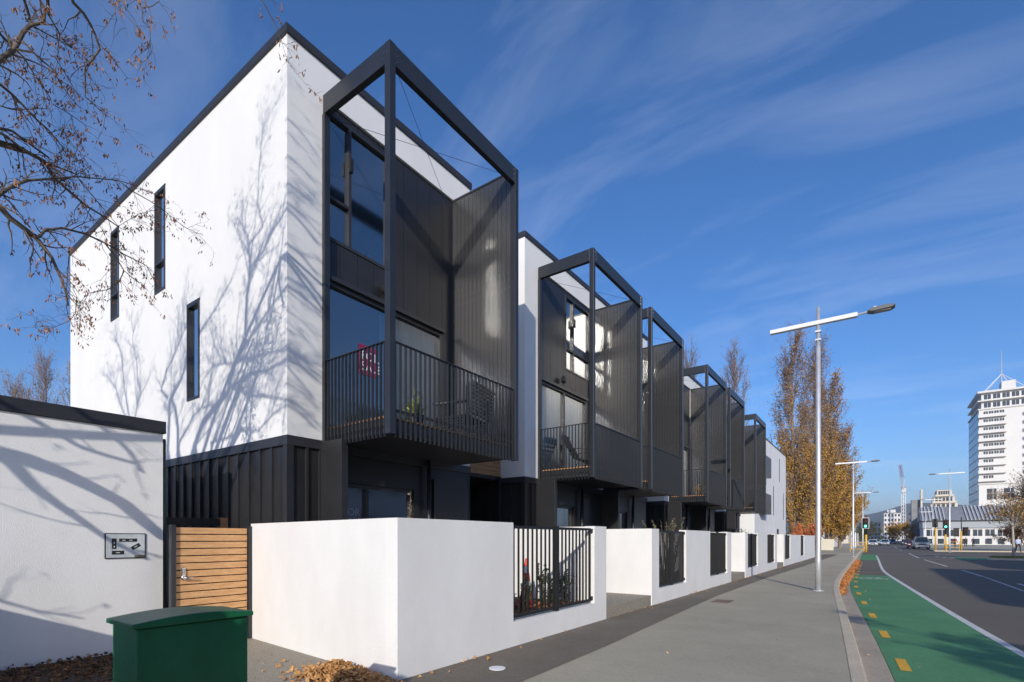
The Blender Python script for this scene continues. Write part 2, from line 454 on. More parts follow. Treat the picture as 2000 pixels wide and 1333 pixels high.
for y in (2.6, 5.4, 8.2, 10.75, 13.3, 15.9, 18.5, 21.1, 23.7, 26.3, 28.6, 31, 33.5, 36, 38.5, 41, 43.5):
    x = at_y(CS, y) + 0.13
    mb = MB(); dx = at_y(CS, y+0.72) - at_y(CS, y)
    mb.quad((x, y, ZM+0.003), (x+0.12, y, ZM+0.003), (x+0.12+dx, y+0.78, ZM+0.003), (x+dx, y+0.78, ZM+0.003))
    mb.build('yellow_dash', M_yel, road)
def dash(x0, y0, x1, y1, w=0.11):
    mb = MB(); mb.quad((x0-w/2, y0, ZM), (x0+w/2, y0, ZM), (x1+w/2, y1, ZM), (x1-w/2, y1, ZM)); mb.build('lane_dash', M_white, road)
dash(2.84, 73.5, 2.82, 62); dash(2.86, 56, 2.84, 64 - 2); dash(3.38, 40.2, 2.98, 51.6); dash(3.78, 30.5, 3.62, 36)
dash(3.80, 22.9, 3.79, 30.2, 0.07); dash(4.3, 23.5, 4.25, 26.5); dash(4.4, 13, 4.3, 17)
dash(2.7, 90, 2.6, 96); dash(2.6, 104, 2.6, 112); dash(2.7, 120, 2.7, 130)
mb = MB(); mb.quad((-0.1, 66.6, ZM), (6.2, 68.2, ZM), (6.2, 68.5, ZM), (-0.1, 66.9, ZM)); mb.build('stop_line', M_white, road)
mb = MB(); mb.quad((5.2, 54, ZM), (12.5, 55.0, ZM), (12.8, 57.2, ZM), (5.4, 60.5, ZM)); mb.build('cycle_crossing_surface', M_green, road)
for k in range(4):
    dash(4.4+0.35*k, 62.5-2.0*k, 4.55+0.35*k, 61.4-2.0*k, 0.25)
# bicycle symbol at the head of the green lane
mb = MB()
def ring(cx, cy, r, w):
    for j in range(16):
        a, b = 2*math.pi*j/16, 2*math.pi*(j+1)/16
        mb.quad(*[(cx+q*math.cos(t), cy+1.7*q*math.sin(t), ZM+0.002) for q, t in ((r, a), (r+w, a), (r+w, b), (r, b))])
ring(-0.42, 26.3, 0.17, 0.05); ring(0.14, 26.3, 0.17, 0.05)
def seg(x0, y0, x1, y1, w=0.05):
    d = Vector((x1-x0, y1-y0)).normalized(); nx, ny = -d.y*w/2, d.x*w/2
    mb.quad((x0+nx, y0+ny, ZM+0.002), (x0-nx, y0-ny, ZM+0.002), (x1-nx, y1-ny, ZM+0.002), (x1+nx, y1+ny, ZM+0.002))
seg(-0.42, 26.3, -0.28, 26.9); seg(-0.28, 26.9, 0.04, 26.9); seg(0.04, 26.9, -0.14, 26.3); seg(-0.42, 26.3, -0.14, 26.3); seg(0.14, 26.3, 0.0, 27.2); seg(-0.05, 27.2, 0.1, 27.25)
mb.build('bicycle_symbol', M_white, road)
mb = lathe(MB(), [(0.10, 0.004), (0.10, 0.012), (0.06, 0.014)], 20)
tag(mb.build('service_cover', M_armw, None, loc=(-3.72, 4.9, 0.004)), 'small round pale service cover set in the dark strip by the fence corner', 'cover')
# pale steel service cover plate far down the footpath
tag(B('access_cover', None, mat('rusty_iron', (.20, .145, .10), .8, var=.3, vscale=30), -3.35, -2.95, 13.1, 13.75, 0.004, 0.011), 'brownish iron access cover flush with the footpath by the dark strip', 'cover')
# ------------------------------------------------------------------ terrace houses
FX = -7.2            # street facade plane
Z1, ZT, ZP = 3.13, 8.62, 9.14
DEPTH = 10.4
BAL = 1.6            # balcony projection
FW = 3.18            # width of a balcony frame
bar_side = MB().box(-0.007, 0.007, -0.019, 0.019, 0, 1.36).mesh('slat', M_frame)    # bars of the street side (thin along y)
bar_front = MB().box(-0.019, 0.019, -0.007, 0.007, 0, 1.36).mesh('slat', M_frame)
scr_board = MB().box(0, 0.099, 0, 0.03, 0, 5.42).mesh('screen_board', M_scr)
bolt_me = MB().box(-0.006, 0.006, -0.006, 0.006, -0.006, 0.006).mesh('bolt', M_chrome)

def window(parent, name, x, y0, y1, z0, z1, mull=(), trans=(), gm=None, axis='x', fw=0.05, fd=0.09, proud=0.02):
    """glazed frame in a plane of constant x (axis 'x', opening along y) or constant y; the frame mesh is the part, panes are its children"""
    gm = gm or M_glass
    def bx(mb, a0, a1, b0, b1, d0, d1):
        if axis == 'x': mb.box(x+d0, x+d1, a0, a1, b0, b1)
        else: mb.box(a0, a1, x-d1, x-d0, b0, b1)
    mb = MB()
    bx(mb, y0, y1, z0, z0+fw, -fd, proud); bx(mb, y0, y1, z1-fw, z1, -fd, proud)
    ys = [y0] + [v for v in mull] + [y1]
    bx(mb, y0, y0+fw, z0+fw, z1-fw, -fd, proud); bx(mb, y1-fw, y1, z0+fw, z1-fw, -fd, proud)
    for v in mull: bx(mb, v-fw/2, v+fw/2, z0+fw, z1-fw, -fd, proud)
    for (k, zz) in trans:
        a = ys[k] + (fw if k == 0 else fw/2); b = ys[k+1] - (fw if k == len(ys)-2 else fw/2)
        bx(mb, a, b, zz-fw/2, zz+fw/2, -fd+0.004, proud-0.004)
    w = mb.build(name, M_alu, parent)
    for k in range(len(ys)-1):
        a = ys[k] + (fw if k == 0 else fw/2); b = ys[k+1] - (fw if k == len(ys)-2 else fw/2)
        cuts = [z0+fw] + [q for kk, zz in trans if kk == k for q in (zz-fw/2, zz+fw/2)] + [z1-fw]
        for i in range(0, len(cuts), 2):
            mb = MB(); d = -0.03
            if axis == 'x': mb.quad((x+d, a, cuts[i]), (x+d, b, cuts[i]), (x+d, b, cuts[i+1]), (x+d, a, cuts[i+1]))
            else: mb.quad((a, x-d, cuts[i]), (b, x-d, cuts[i]), (b, x-d, cuts[i+1]), (a, x-d, cuts[i+1]))
            mb.build('pane', gm, w)
    return w

def curtain(parent, x, y0, y1, z0, z1, seed=0):
    rng = random.Random(seed); mb = MB(); n = int((y1-y0)/0.022)
    ph = rng.uniform(0, 6)
    prof = []
    for i in range(n+1):
        y = y0 + (y1-y0)*i/n
        prof.append((x + 0.028*math.sin(y*44+ph) + 0.012*math.sin(y*19+ph*2), y))
    for (a, b) in zip(prof, prof[1:]):
        mb.quad((a[0], a[1], z0), (b[0], b[1], z0), (b[0], b[1], z1), (a[0], a[1], z1))
    return mb.build('curtain', M_curt, parent, smooth=True)

def balcony(h, f0, detail, furnish=None):
    """steel frame, screen, deck and balustrade of one balcony; f0 is local y of its near edge"""
    f1 = f0 + FW; P = 0.11
    fr = part('balcony_frame', h)
    post = lambda y: B('post', fr, M_frame, BAL-P, BAL, y, y+P, 3.06, ZT, bevel=0.004)
    post(f0); post(f1-P)
    B('beam', fr, M_frame, BAL-0.1, BAL-0.004, f0+P, f1-P, ZT-0.3, ZT-0.003, bevel=0.004)
    B('beam', fr, M_frame, 0.02, BAL-P, f0+0.004, f0+0.1, ZT-0.3, ZT-0.003, bevel=0.004)
    B('wall_channel', fr, M_frame, 0.003, 0.07, f0, f0+0.1, 3.06, ZT-0.304, bevel=0.003)
    if detail:
        for (dx, dy) in ((BAL-P-0.012, f0-0.003), (BAL+0.003, f0+P+0.03)):
            for q in (0.06, 0.15, 0.24):
                link('bolt', bolt_me, fr, (dx, dy, ZT-q))
        for z in (0.06, 0.15, 0.24): link('bolt', bolt_me, fr, (BAL+0.003, f1-P-0.03, ZT-z))
    for a, b in (((BAL-0.12, f0+0.14, ZT-0.1), (0.02, f1-0.2, ZT-0.35)), ((0.03, f0+0.35, ZT-0.2), (BAL-0.15, f1-0.14, ZT-0.12))):
        MB().tube([(*a, 0.004), (*b, 0.004)], 5).build('brace_cable', M_alu, fr)
    sc = part('privacy_screen', h)
    B('screen_backing', sc, M_scr, 0.01, BAL-P-0.004, f1-0.06, f1-0.03, 3.12, ZT-0.05)
    x = 0.012; n = 14; w = (BAL-P-0.02)/n
    for i in range(n):
        o = link('screen_board', scr_board, sc, (0.012+i*w, f1-0.092, 3.14)); o.scale = (w*0.94/0.099, 1, 1)
    B('screen_cap', sc, M_frame, 0.01, BAL-P-0.004, f1-0.1, f1-0.02, ZT-0.05, ZT-0.012)
    # floor slab, soffit and deck boards
    fl = part('balcony_floor', h)
    B('slab', fl, M_frame, 0.0, BAL-0.10, f0+0.10, f1-0.11, 3.16, 3.29)
    B('soffit', fl, M_cap, 0.0, BAL-0.09, f0+0.09, f1-0.005, 3.10, 3.157)
    dk = MB().box(0, 0.112, 0, FW-0.24, 0, 0.03).mesh('deck_board', M_deck)
    for i in range(12):
        link('deck_board', dk, fl, (0.035+i*0.120, f0+0.09, 3.32))
    # balustrade
    bl = part('balustrade', h)
    nb = 30; y0 = f0+P+0.03; y1 = f1-P-0.03; zb = 3.03
    ns = 16; x0 = 0.10; x1 = BAL-P-0.05
    if detail:
        for i in range(nb): link('slat', bar_front, bl, (BAL-0.045, y0+(y1-y0)*i/(nb-1), zb))
        for i in range(ns): link('slat', bar_side, bl, (x0+(x1-x0)*i/(ns-1), f0+0.05, zb))
    else:
        mb = MB()
        for i in range(nb): y = y0+(y1-y0)*i/(nb-1); mb.box(BAL-0.064, BAL-0.026, y-0.007, y+0.007, zb, zb+1.36)
        for i in range(ns): xx = x0+(x1-x0)*i/(ns-1); mb.box(xx-0.007, xx+0.007, f0+0.031, f0+0.069, zb, zb+1.36)
        mb.build('slats', M_frame, bl)['kind'] = 'stuff'
    B('top_rail', bl, M_frame, BAL-0.07, BAL-0.02, f0+P, f1-P, zb+1.361, zb+1.373)
    B('top_rail', bl, M_frame, 0.07, BAL-P, f0+0.025, f0+0.075, zb+1.361, zb+1.373)
    B('lower_rail', bl, M_frame, BAL-0.09, BAL-0.066, f0+P, f1-P, 3.40, 3.44)
    B('lower_rail', bl, M_frame, 0.07, BAL-P, f0+0.071, f0+0.09, 3.20, 3.30)

def house(y0, y1, frames, label, end_windows=(), detail=False, link_to=None, seed=1, end_base=True):
    W = y1 - y0
    h = thing('terrace_house', label, 'house', (FX, y0, 0), 0, 'terrace houses along the street')
    zones = [(f-y0, f-y0+FW) for f, v in frames]
    T = 0.25
    # white plaster: upper band and the strips beside the dark bays
    mb = MB()
    for r in holed(0, W, Z1, ZP, [(a+0.02, b-0.02, Z1-1, ZT) for a, b in zones]): mb.box(-T, 0, r[0], r[1], r[2], r[3])
    mb.build('front_wall', M_plaster, h)
    mb = MB()
    for r in holed(-DEPTH, -T, Z1, ZP, end_windows): mb.box(r[0], r[1], 0, T, r[2], r[3])
    mb.build('end_wall', M_plaster, h)
    B('end_wall', h, M_plaster, -DEPTH, -T, W-T, W, Z1, ZP)
    B('rear_wall', h, M_plaster, -DEPTH, -DEPTH+T, T, W-T, 0, ZP)
    B('roof', h, M_cap, -DEPTH+T, -T, T, W-T, 8.72, 8.9)
    cap = MB()
    o = 0.035
    cap.box(-T-0.02, o, -o, W+o, ZP, ZP+0.13); cap.box(-DEPTH-o, -DEPTH+T, -o, W+o, ZP, ZP+0.13)
    cap.box(-DEPTH+T, -T-0.02, -o, T, ZP, ZP+0.13); cap.box(-DEPTH+T, -T-0.02, W-T, W+o, ZP, ZP+0.13)
    cap.build('parapet_cap', M_cap, h, bevel=0.006)
    for z in (3.16, 6.0): B('floor_slab', h, M_room, -DEPTH+T, -T-0.02, T, W-T, z-0.18, z+0.1)
    B('interior_wall', h, M_room, -4.6, -4.5, T, W-T, 0.1, 8.7)
    for a, b in zones[:-1]: B('party_wall', h, M_room, -4.5, -T-0.02, b+0.3, b+0.4, 0.1, 8.7)
    # dark ground floor
    rec = 0.03
    gw = []
    for (a, b), (f, v) in zip(zones, frames): gw.append((a+0.22, a+2.02, 0.25, 2.5))
    mb = MB()
    for r in holed(0.03, W-0.03, 0, 2.98, gw): mb.box(-T, -rec, r[0], r[1], r[2], r[3])
    mb.build('ground_floor_wall', M_gf, h)
    B('ground_floor_end_wall', h, M_dark, -DEPTH, -T, rec, T, 0, 2.98)
    B('ground_floor_end_wall', h, M_dark, -DEPTH, -T, W-T, W-rec, 0, 2.98)
    fl = MB(); fl.box(-T, 0.015, -0.015, W+0.015, 2.98, Z1-0.004); fl.box(-DEPTH, -T, -0.015, T, 2.98, Z1-0.004); fl.box(-DEPTH, -T, W-T, W+0.015, 2.98, Z1-0.004)
    fl.build('flashing', M_cap, h, bevel=0.004)
    rib = MB().box(-0.018, 0.018, -0.03, 0.03, 0, 2.98).mesh('cladding_rib', M_dark)
    nr = 30 if end_base else 6
    for k in range(nr): link('cladding_rib', rib, h, (-0.09-0.345*k, rec-0.005, 0))
    B('corner_trim', h, M_dark, -0.06, 0.012, -0.012, 0.10, 0, 2.979)
    for k in range(1, 3): link('cladding_rib', rib, h, (-0.02, 0.1+0.23*k, 0), (0, 0, R(90)))
    for u, ((a, b), (f, v)) in enumerate(zip(zones, frames)):
        rng = random.Random(seed*10+u)
        if v == 'A': uw = (a+0.10, a+1.42, 6.42, 8.50); um = a+0.56
        else: uw = (a+1.52, a+3.0, 6.38, 8.50); um = a+2.0
        door = (a+0.10, a+2.80, 3.36, 5.75)
        # backing of the bay and the individual dark boards on it
        mb = MB()
        for r in holed(a+0.02, b-0.02, Z1, ZT, [uw, door]): mb.box(-T, -0.075, r[0], r[1], r[2], r[3])
        mb.build('bay_backing', M_cap, h)
        nbd = 9; bw = (FW-0.04)/nbd
        for k in range(nbd):
            p0, p1 = a+0.02+k*bw+0.004, a+0.02+(k+1)*bw-0.004
            segs = holed(p0, p1, Z1+0.2, ZT-0.006, [uw, door])
            if not segs: continue
            runs = {}
            for r in segs: runs.setdefault((round(r[2], 3), round(r[3], 3)), []).append(r)
            for rs in runs.values():
                B('cladding_board', h, M_dark, -0.072, -0.045, min(r[0] for r in rs), max(r[1] for r in rs), rs[0][2], rs[0][3])
        w = window(h, 'upper_window', -0.06, *uw, mull=(um,), trans=((0, 7.12),) if v == 'A' else ((0, 7.0), (1, 7.0)), proud=0.03, gm=M_glassA if v == 'A' else M_glass)
        B('window_stay', w, M_black, -0.02, 0.02, um-0.03, um+0.03, 7.72, 7.95)
        d = window(h, 'sliding_door', -0.06, *door, mull=((door[0]+door[1])/2,), fw=0.065, proud=0.03, gm=M_glassA if v == 'A' else M_glass)
        B('door_head', d, M_alu, -0.05, 0.03, door[0]-0.02, door[1]+0.02, door[3]+0.002, door[3]+0.07)
        g = window(h, 'ground_window', -0.10, *gw[u], mull=(a+0.95,), fw=0.07, gm=M_glassA if v == 'A' else M_glass)
        if v == 'B':
            curtain(h, -0.24, uw[0]-0.05, uw[1]+0.05, uw[2]-0.1, uw[3]+0.1, seed+u)
            curtain(h, -0.24, door[0]-0.05, door[1]+0.05, 3.3, door[3]+0.1, seed+u+5)
            curtain(h, -0.36, gw[u][0], gw[u][1], 0.2, 2.6, seed+u+8)
        else:
            curtain(h, -0.26, door[0]+1.3, door[1]+0.05, 3.3, door[3]+0.1, seed+u+5)
        # blade wall carrying the near side of the balcony, downpipe and wall light
        B('blade_wall', h, M_dark, -0.028, 0.53, a-0.02, a+0.10, 0, 3.10, bevel=0.004)
        MB().tube([(0.07, a+2.32, 0.0, 0.04), (0.07, a+2.32, 3.1, 0.04)], 10).build('downpipe', M_frame, h, smooth=True)
        B('entry_panel', h, M_gf, -0.028, 0.03, a+2.5, a+2.9, 0.05, 2.75)
        lt = lathe(MB(), [(0.09, 0), (0.10, 0.02), (0.10, 0.07), (0.05, 0.09)], 14).build('wall_light', M_black, h, loc=(0.02, a+1.25, 6.0))
        lt.rotation_euler = (0, R(90), 0)
        balcony(h, a, detail)
    if link_to:
        G = link_to - y1
        q = -0.75
        B('link_wall', h, M_plaster, q-0.25, q-0.02, W+0.001, W+G-0.001, 3.3, 6.0)
        for k in range(9):
            B('timber_board', h, M_wood, q-0.019, q+0.012, W+0.86, W+G-0.03, 3.16+k*0.115, 3.16+k*0.115+0.108)
        B('entry_post', h, M_frame, q-0.02, q+0.05, W+G-0.13, W+G-0.032, 0, 3.15)
        dr = window(h, 'entry_sidelight', q+0.02, W+0.02, W+0.84, 0.1, 3.27, mull=(W+0.48,), fw=0.07, gm=M_glass2)
        B('porch_wall', h, M_gf, q-1.6, q-1.5, W+0.85, W+G-0.03, 0, 3.15)
        B('porch_ceiling', h, M_cap, q-1.5, q-0.02, W+0.85, W+G-0.03, 3.07, 3.15)
        pd = B('entry_door', h, M_gf, q-1.5, q-1.45, W+1.0, W+1.9, 0.15, 2.5)
        B('door_handle', pd, M_chrome, q-1.45, q-1.40, W+1.75, W+1.78, 0.9, 1.5)
        B('link_roof', h, M_cap, q-3, q-0.26, W+0.001, W+G-0.001, 5.9, 6.0)
    return h

# openings of the side wall, local x (0 = street corner), z
EW = [(-7.36, -6.85, 6.62, 8.66), (-4.85, -4.34, 6.55, 8.60), (-3.36, -2.85, 4.14, 5.92)]
h1 = house(4.28, 8.50, [(4.87, 'A')], 'white end terrace house with tree shadows across its tall side wall', EW, True, 10.62, 1)
for (a0, a1, b0, b1), tr in zip(EW, (7.2, 7.15, None)):
    window(h1, 'slot_window', 0.015, a0, a1, b0, b1, axis='y', trans=((0, tr),) if tr else (), fw=0.045, fd=0.06, gm=M_glass2, proud=0.03)
    B('window_flashing', h1, M_alu, a0-0.012, a1+0.012, -0.012, 0.07, b1, b1+0.035)
# roof plant just above the parapet
mb = lathe(MB(), [(0.42, 8.9), (0.45, 9.3), (0.36, 9.52), (0.18, 9.66), (0.02, 9.7)], 18)
mb.build('roof_vent', M_galv, h1, smooth=True, loc=(-6.6, 1.1, 0))
h2 = house(10.62, 18.95, [(11.22, 'B'), (15.12, 'B')], 'white double terrace house whose balcony holds a black lounge chair', (), True, 20.9, 2, False)
h3 = house(20.9, 29.05, [(21.45, 'A'), (25.3, 'A')], 'third white and charcoal terrace house along the pavement', (), False, 31.0, 3, False)
h4 = house(31.0, 35.3, [(31.5, 'B')], 'fourth terrace house with a single balcony before the plain white block', (), False, None, 4, False)

# plain white block at the end of the row
M_slit = mat('slit_glass', (.03, .035, .04), .3)
eb = thing('end_block', 'plain white three storey block with slit windows before the poplars', 'building', (FX, 40.0, 0))
slits = [(11.2, 11.5, 6.6, 8.7), (8.0, 8.3, 3.5, 6.0), (13.6, 13.9, 3.3, 5.8), (9.9, 10.9, 0.3, 2.4)]
mb = MB()
for r in holed(0, 15.2, 0, 9.4, slits): mb.box(-0.25, 0, r[0], r[1], r[2], r[3])
mb.build('front_wall', M_plaster, eb)
mb = MB(); mb.box(-10, -0.25, 0, 0.25, 0, 9.4); mb.box(-10, -0.25, 14.95, 15.2, 0, 9.4); mb.box(-10, -9.75, 0.25, 14.95, 0, 9.4)
mb.build('side_walls', M_plaster, eb)
mb = MB(); mb.box(-10.04, 0.04, -0.04, 15.24, 9.4, 9.46); mb.build('parapet_cap', M_cap, eb)
for s_ in slits: window(eb, 'slit_window', -0.04, *s_, fw=0.06, gm=M_slit, proud=0.045)
B('interior_wall', eb, M_room, -3, -2.9, 0.3, 14.9, 0, 9.2)
for y, z in ((1.6, 6.2), (1.6, 3.4)):
    B('window_hood', eb, M_frame, 0.002, 0.5, y, y+2.2, z, z+1.5, bevel=0.01)
# ------------------------------------------------------------------ fence
FXX = -4.3; FT = 0.2; FH = 1.8
FG = 'white plaster fence walls along the footpath'
def fence_wall(label, rects, returns=(), loc=(FXX, 0, 0)):
    """rects: (y0,y1,z0,z1) on the street line, returns: (y0,y1,x0) walls running back from it"""
    f = thing('fence_wall', label, 'fence', loc, 0, FG)
    mb = MB()
    for y0, y1, z0, z1 in rects: mb.box(-FT, 0, y0, y1, z0, z1)
    mb.build('wall', M_fence, f)
    for y0, y1, x0 in returns:
        B('return_wall', f, M_fence, x0, -FT, y0, y1, 0, FH)
    return f
rail_bar = MB().box(-0.011, 0.011, -0.0125, 0.0125, 0, 1).mesh('bar', M_black)
def railing(y0, y1, label, bars=20, joined=False):
    g = thing('railing_gate', label, 'railing', (FXX-0.06, y0, 0), 0, 'black railings between fence walls')
    W = y1-y0; zb, zt = 0.40, 1.76
    def leaf_(a, b, n):
        for z_ in (zt-0.045, zb): B('rail', g, M_black, -0.02, 0.02, a, b, z_, z_+0.045)
        pts = [a+0.03+(b-a-0.06)*i/(n-1) for i in range(n)]
        if joined:
            mb = MB()
            for y in pts: mb.box(-0.011, 0.011, y-0.0125, y+0.0125, zb+0.046, zt-0.046)
            mb.build('bars', M_black, g)['kind'] = 'stuff'
        else:
            for y in pts:
                o = link('bar', rail_bar, g, (0, y, zb+0.046)); o.scale = (1, 1, zt-zb-0.092)
    leaf_(0.06, W/2-0.05, bars//2); leaf_(W/2+0.05, W-0.07, bars//2)
    B('centre_post', g, M_black, -0.035, 0.035, W/2-0.045, W/2+0.045, 0.37, 1.78)
    for y in (0.0, W-0.06):
        for z in (0.42, 1.68): B('hinge', g, M_black, -0.03, 0.03, y+0.001, y+0.058, z, z+0.07)
    for y in (0.07, W-0.09): B('end_stile', g, M_black, -0.019, 0.019, y-0.006, y+0.02, zb+0.046, zt-0.046)

f1 = fence_wall('white corner fence wall beside the timber gate with a black railing gap', [(3.85, 6.05, 0, FH), (6.05, 8.66, 0, 0.36), (8.66, 9.17, 0, FH)], [(8.92, 9.17, -2.75)])
# return towards the timber gate: slightly skewed to the street line
mb = MB(); mb.prism([(0-FT, 3.852), (-FT, 4.05), (-3.70, 4.26), (-3.72, 4.16)], 0, FH)
mb.build('return_wall', M_fence, f1)
railing(6.05, 8.66, 'black twin leaf railing with a striped traffic cone behind its bars')
fence_wall('white fence wall between the first and second entry steps', [(11.64, 12.12, 0, FH), (12.12, 14.27, 0, 0.36), (14.27, 16.75, 0, FH), (16.75, 19.0, 0, 0.36), (19.0, 19.6, 0, FH)], [(11.64, 11.86, -2.75), (19.38, 19.6, -2.75)])
railing(12.12, 14.27, 'black railing with leafy shrubs behind, next past the first steps')
railing(16.75, 19.0, 'black railing just before the second entry steps', joined=True)
fence_wall('white fence wall between the second and third entry steps', [(22.0, 22.5, 0, FH), (22.5, 24.6, 0, 0.36), (24.6, 27.0, 0, FH), (27.0, 29.2, 0, 0.36), (29.2, 29.9, 0, FH)], [(22.0, 22.22, -2.75), (29.68, 29.9, -2.75)])
railing(22.5, 24.6, 'narrow looking black railing beyond the second steps', joined=True)
railing(27.0, 29.2, 'black railing in front of the third terrace house, before its steps', joined=True)
fence_wall('last white fence wall, running on behind the tall lamp post', [(32.2, 32.7, 0, FH), (32.7, 34.9, 0, 0.36), (34.9, 40.0, 0, FH), (40.0, 42.0, 0, 0.36), (42.0, 49.5, 0, FH)], [(32.2, 32.42, -2.75)])
railing(32.7, 34.9, 'black railing beyond the third steps', joined=True)
railing(40.0, 42.0, 'farthest black railing, next to the end of the white fence', joined=True)
for y0, y1, w in ((9.17, 11.64, 'first'), (19.6, 22.0, 'second'), (29.9, 32.2, 'third')):
    st = thing('entry_steps', 'aggregate entry step in the %s gap of the white fence' % w, 'steps', (FXX, y0, 0), 0, 'entry steps in the fence')
    B('lower_step', st, M_aggr, -2.7, -0.02, 0.003, y1-y0-0.003, 0, 0.24, bevel=0.008)
    B('upper_step', st, M_aggr, -2.7, -1.4, 0.003, y1-y0-0.003, 0.241, 0.40, bevel=0.008)
# garden beds behind the fence
for y0, y1 in ((4.3, 8.9), (11.9, 19.3), (22.3, 29.6), (32.5, 44)):
    MB().box(-7.15, -4.52, y0, y1, 0.0, 0.33).build('garden_bed_ground', M_soil)['kind'] = 'structure'

def leafy(name, label, loc, hgt, rad, nst, seed, m=None, cat='shrub', group=None, leaf=(0.03, 0.055), dens=70, upright=0.5):
    rng = random.Random(seed)
    s = thing(name, label, cat, loc, 0, group)
    st, lv = MB(), MB()
    for i in range(nst):
        a = rng.uniform(0, 6.283); sp = rad*rng.uniform(0.15, 1); hh = hgt*rng.uniform(0.55, 1.0)
        top = Vector((math.cos(a)*sp, math.sin(a)*sp, hh)); b = Vector((math.cos(a)*sp*0.25, math.sin(a)*sp*0.25, 0))
        mid = b.lerp(top, 0.5) + Vector((rng.uniform(-.05, .05), rng.uniform(-.05, .05), hh*0.1))*1
        st.tube([(*b, 0.012*hgt+0.002), (*mid, 0.008*hgt+0.002), (*top, 0.003)], 4)
        for k in range(int(dens*hh)):
            t = rng.uniform(0.12, 1)
            p = b.lerp(mid, t*2) if t < .5 else mid.lerp(top, t*2-1)
            d = Vector((rng.gauss(0, 1), rng.gauss(0, 1), rng.gauss(upright, .7)))
            lv.leaf(p, d, leaf[0]*rng.uniform(.7, 1.3), leaf[1]*rng.uniform(.7, 1.3), rng)
    st.build('stem', M_twig, s); lv.build('foliage', m or M_shrub, s)
    return s
n = 0
for (x, y, hh, rad, w) in ((-4.85, 6.25, .75, .22, 'first'), (-4.95, 6.7, .55, .22, 'second'), (-4.85, 7.05, .6, .2, 'third'), (-4.8, 7.65, .8, .2, 'fourth'), (-4.85, 8.1, .85, .22, 'fifth'), (-4.8, 8.45, .7, .2, 'sixth')):
    n += 1; leafy('hedge_plant', '%s hedge plant from the corner behind the first black railing' % w, (x, y, .33), hh, rad, 7, n, group='hedge plants behind the railings')
for i, y in enumerate((12.3, 12.75, 13.2, 13.65, 14.1)):
    leafy('hedge_plant', '%s hedge plant along the second black railing' % ('first', 'second', 'third', 'fourth', 'fifth')[i], (-4.85, y, .33), .6, .24, 7, 40+i, group='hedge plants behind the railings')
leafy('feathery_shrub', 'pale feathery shrub rising above the white fence after the second railing', (-5.2, 15.4, .33), 1.95, .75, 26, 60, m=mat('pale_shrub', (0.2, 0.2, 0.1), .7, island=True, cols=((0.15, 0.15, 0.07), (0.28, 0.27, 0.14), (0.2, 0.17, 0.09))), leaf=(.02, .07), dens=26)
leafy('feathery_shrub', 'small grey green shrub above the far white fence', (-5.3, 26.0, .33), 1.8, .7, 22, 61, leaf=(.03, .08), dens=26)
leafy('red_shrub', 'orange red leaved shrub at the foot of the poplars', (-5.0, 51.5, 0), 2.9, 1.5, 40, 62, m=M_redshrub, leaf=(.10, .16), dens=26)
leafy('sapling', 'bare pale sapling poking above the corner fence wall', (-5.35, 5.05, .33), 2.0, .06, 1, 63, m=mat('pale_buds', (0.42, 0.36, 0.22), .7), leaf=(.016, .05), dens=26)
leafy('sapling', 'tiny dry stem showing over the corner fence wall, left of the sapling', (-5.6, 4.62, .33), 1.62, .05, 2, 64, m=mat('pale_buds', (0.42, 0.36, 0.22), .7), leaf=(.012, .03), dens=14)

# traffic cone
cn_ = thing('traffic_cone', 'orange and white traffic cone standing behind the black railing', 'cone', (-5.2, 7.72, 0.33))
M_cone = mat('cone_orange', (0.72, 0.06, 0.035), 0.5); M_cw = mat('cone_white', (0.8, 0.8, 0.78), 0.45)
mb = MB(); mb.box(-.19, .19, -.19, .19, 0, .035); mb.build('base', M_cone, cn_, bevel=.01)
for (z0, z1, mm, nm) in ((.036, .36, M_cone, 'cone_body'), (.36, .47, M_cw, 'white_band'), (.47, .62, M_cone, 'cone_body'), (.62, .74, M_cw, 'white_band'), (.74, .88, M_cone, 'cone_tip')):
    rr = lambda z: .135 - .115*z/.88
    lathe(MB(), [(rr(z0), z0), (rr(z1), z1)], 18).build(nm, mm, cn_, smooth=False)

# ------------------------------------------------------------------ garage wall, plan board, timber gate
ga = thing('garage', 'low white garage with dark roof fascia beside the timber gate', 'garage', (-8.31, 3.05, 0))
B('front_wall', ga, M_fence, -0.22, 0, -9, 0, 0, 3.06)
B('side_wall', ga, M_fence, -6, -0.22, -0.22, 0, 0, 3.06)
B('rear_wall', ga, M_fence, -6.2, -6, -9, 0, 0, 3.06)
B('side_wall', ga, M_fence, -6, -0.22, -9, -8.78, 0, 3.06)
B('roof', ga, M_cap, -6.22, -0.02, -9.02, -0.02, 3.062, 3.16)
fa = MB(); fa.box(-0.02, 0.035, -9.03, 0.03, 3.065, 3.235); fa.box(-6.25, -0.02, -0.02, 0.03, 3.065, 3.235)
fa.build('fascia', M_cap, ga, bevel=.004)
MB().tube([(-0.06, 0.04, 0.05, .02), (-0.06, 0.04, 3.0, .02)], 10).build('downpipe', mat('pipe_green', (.03, .06, .05), .5), ga, smooth=True)

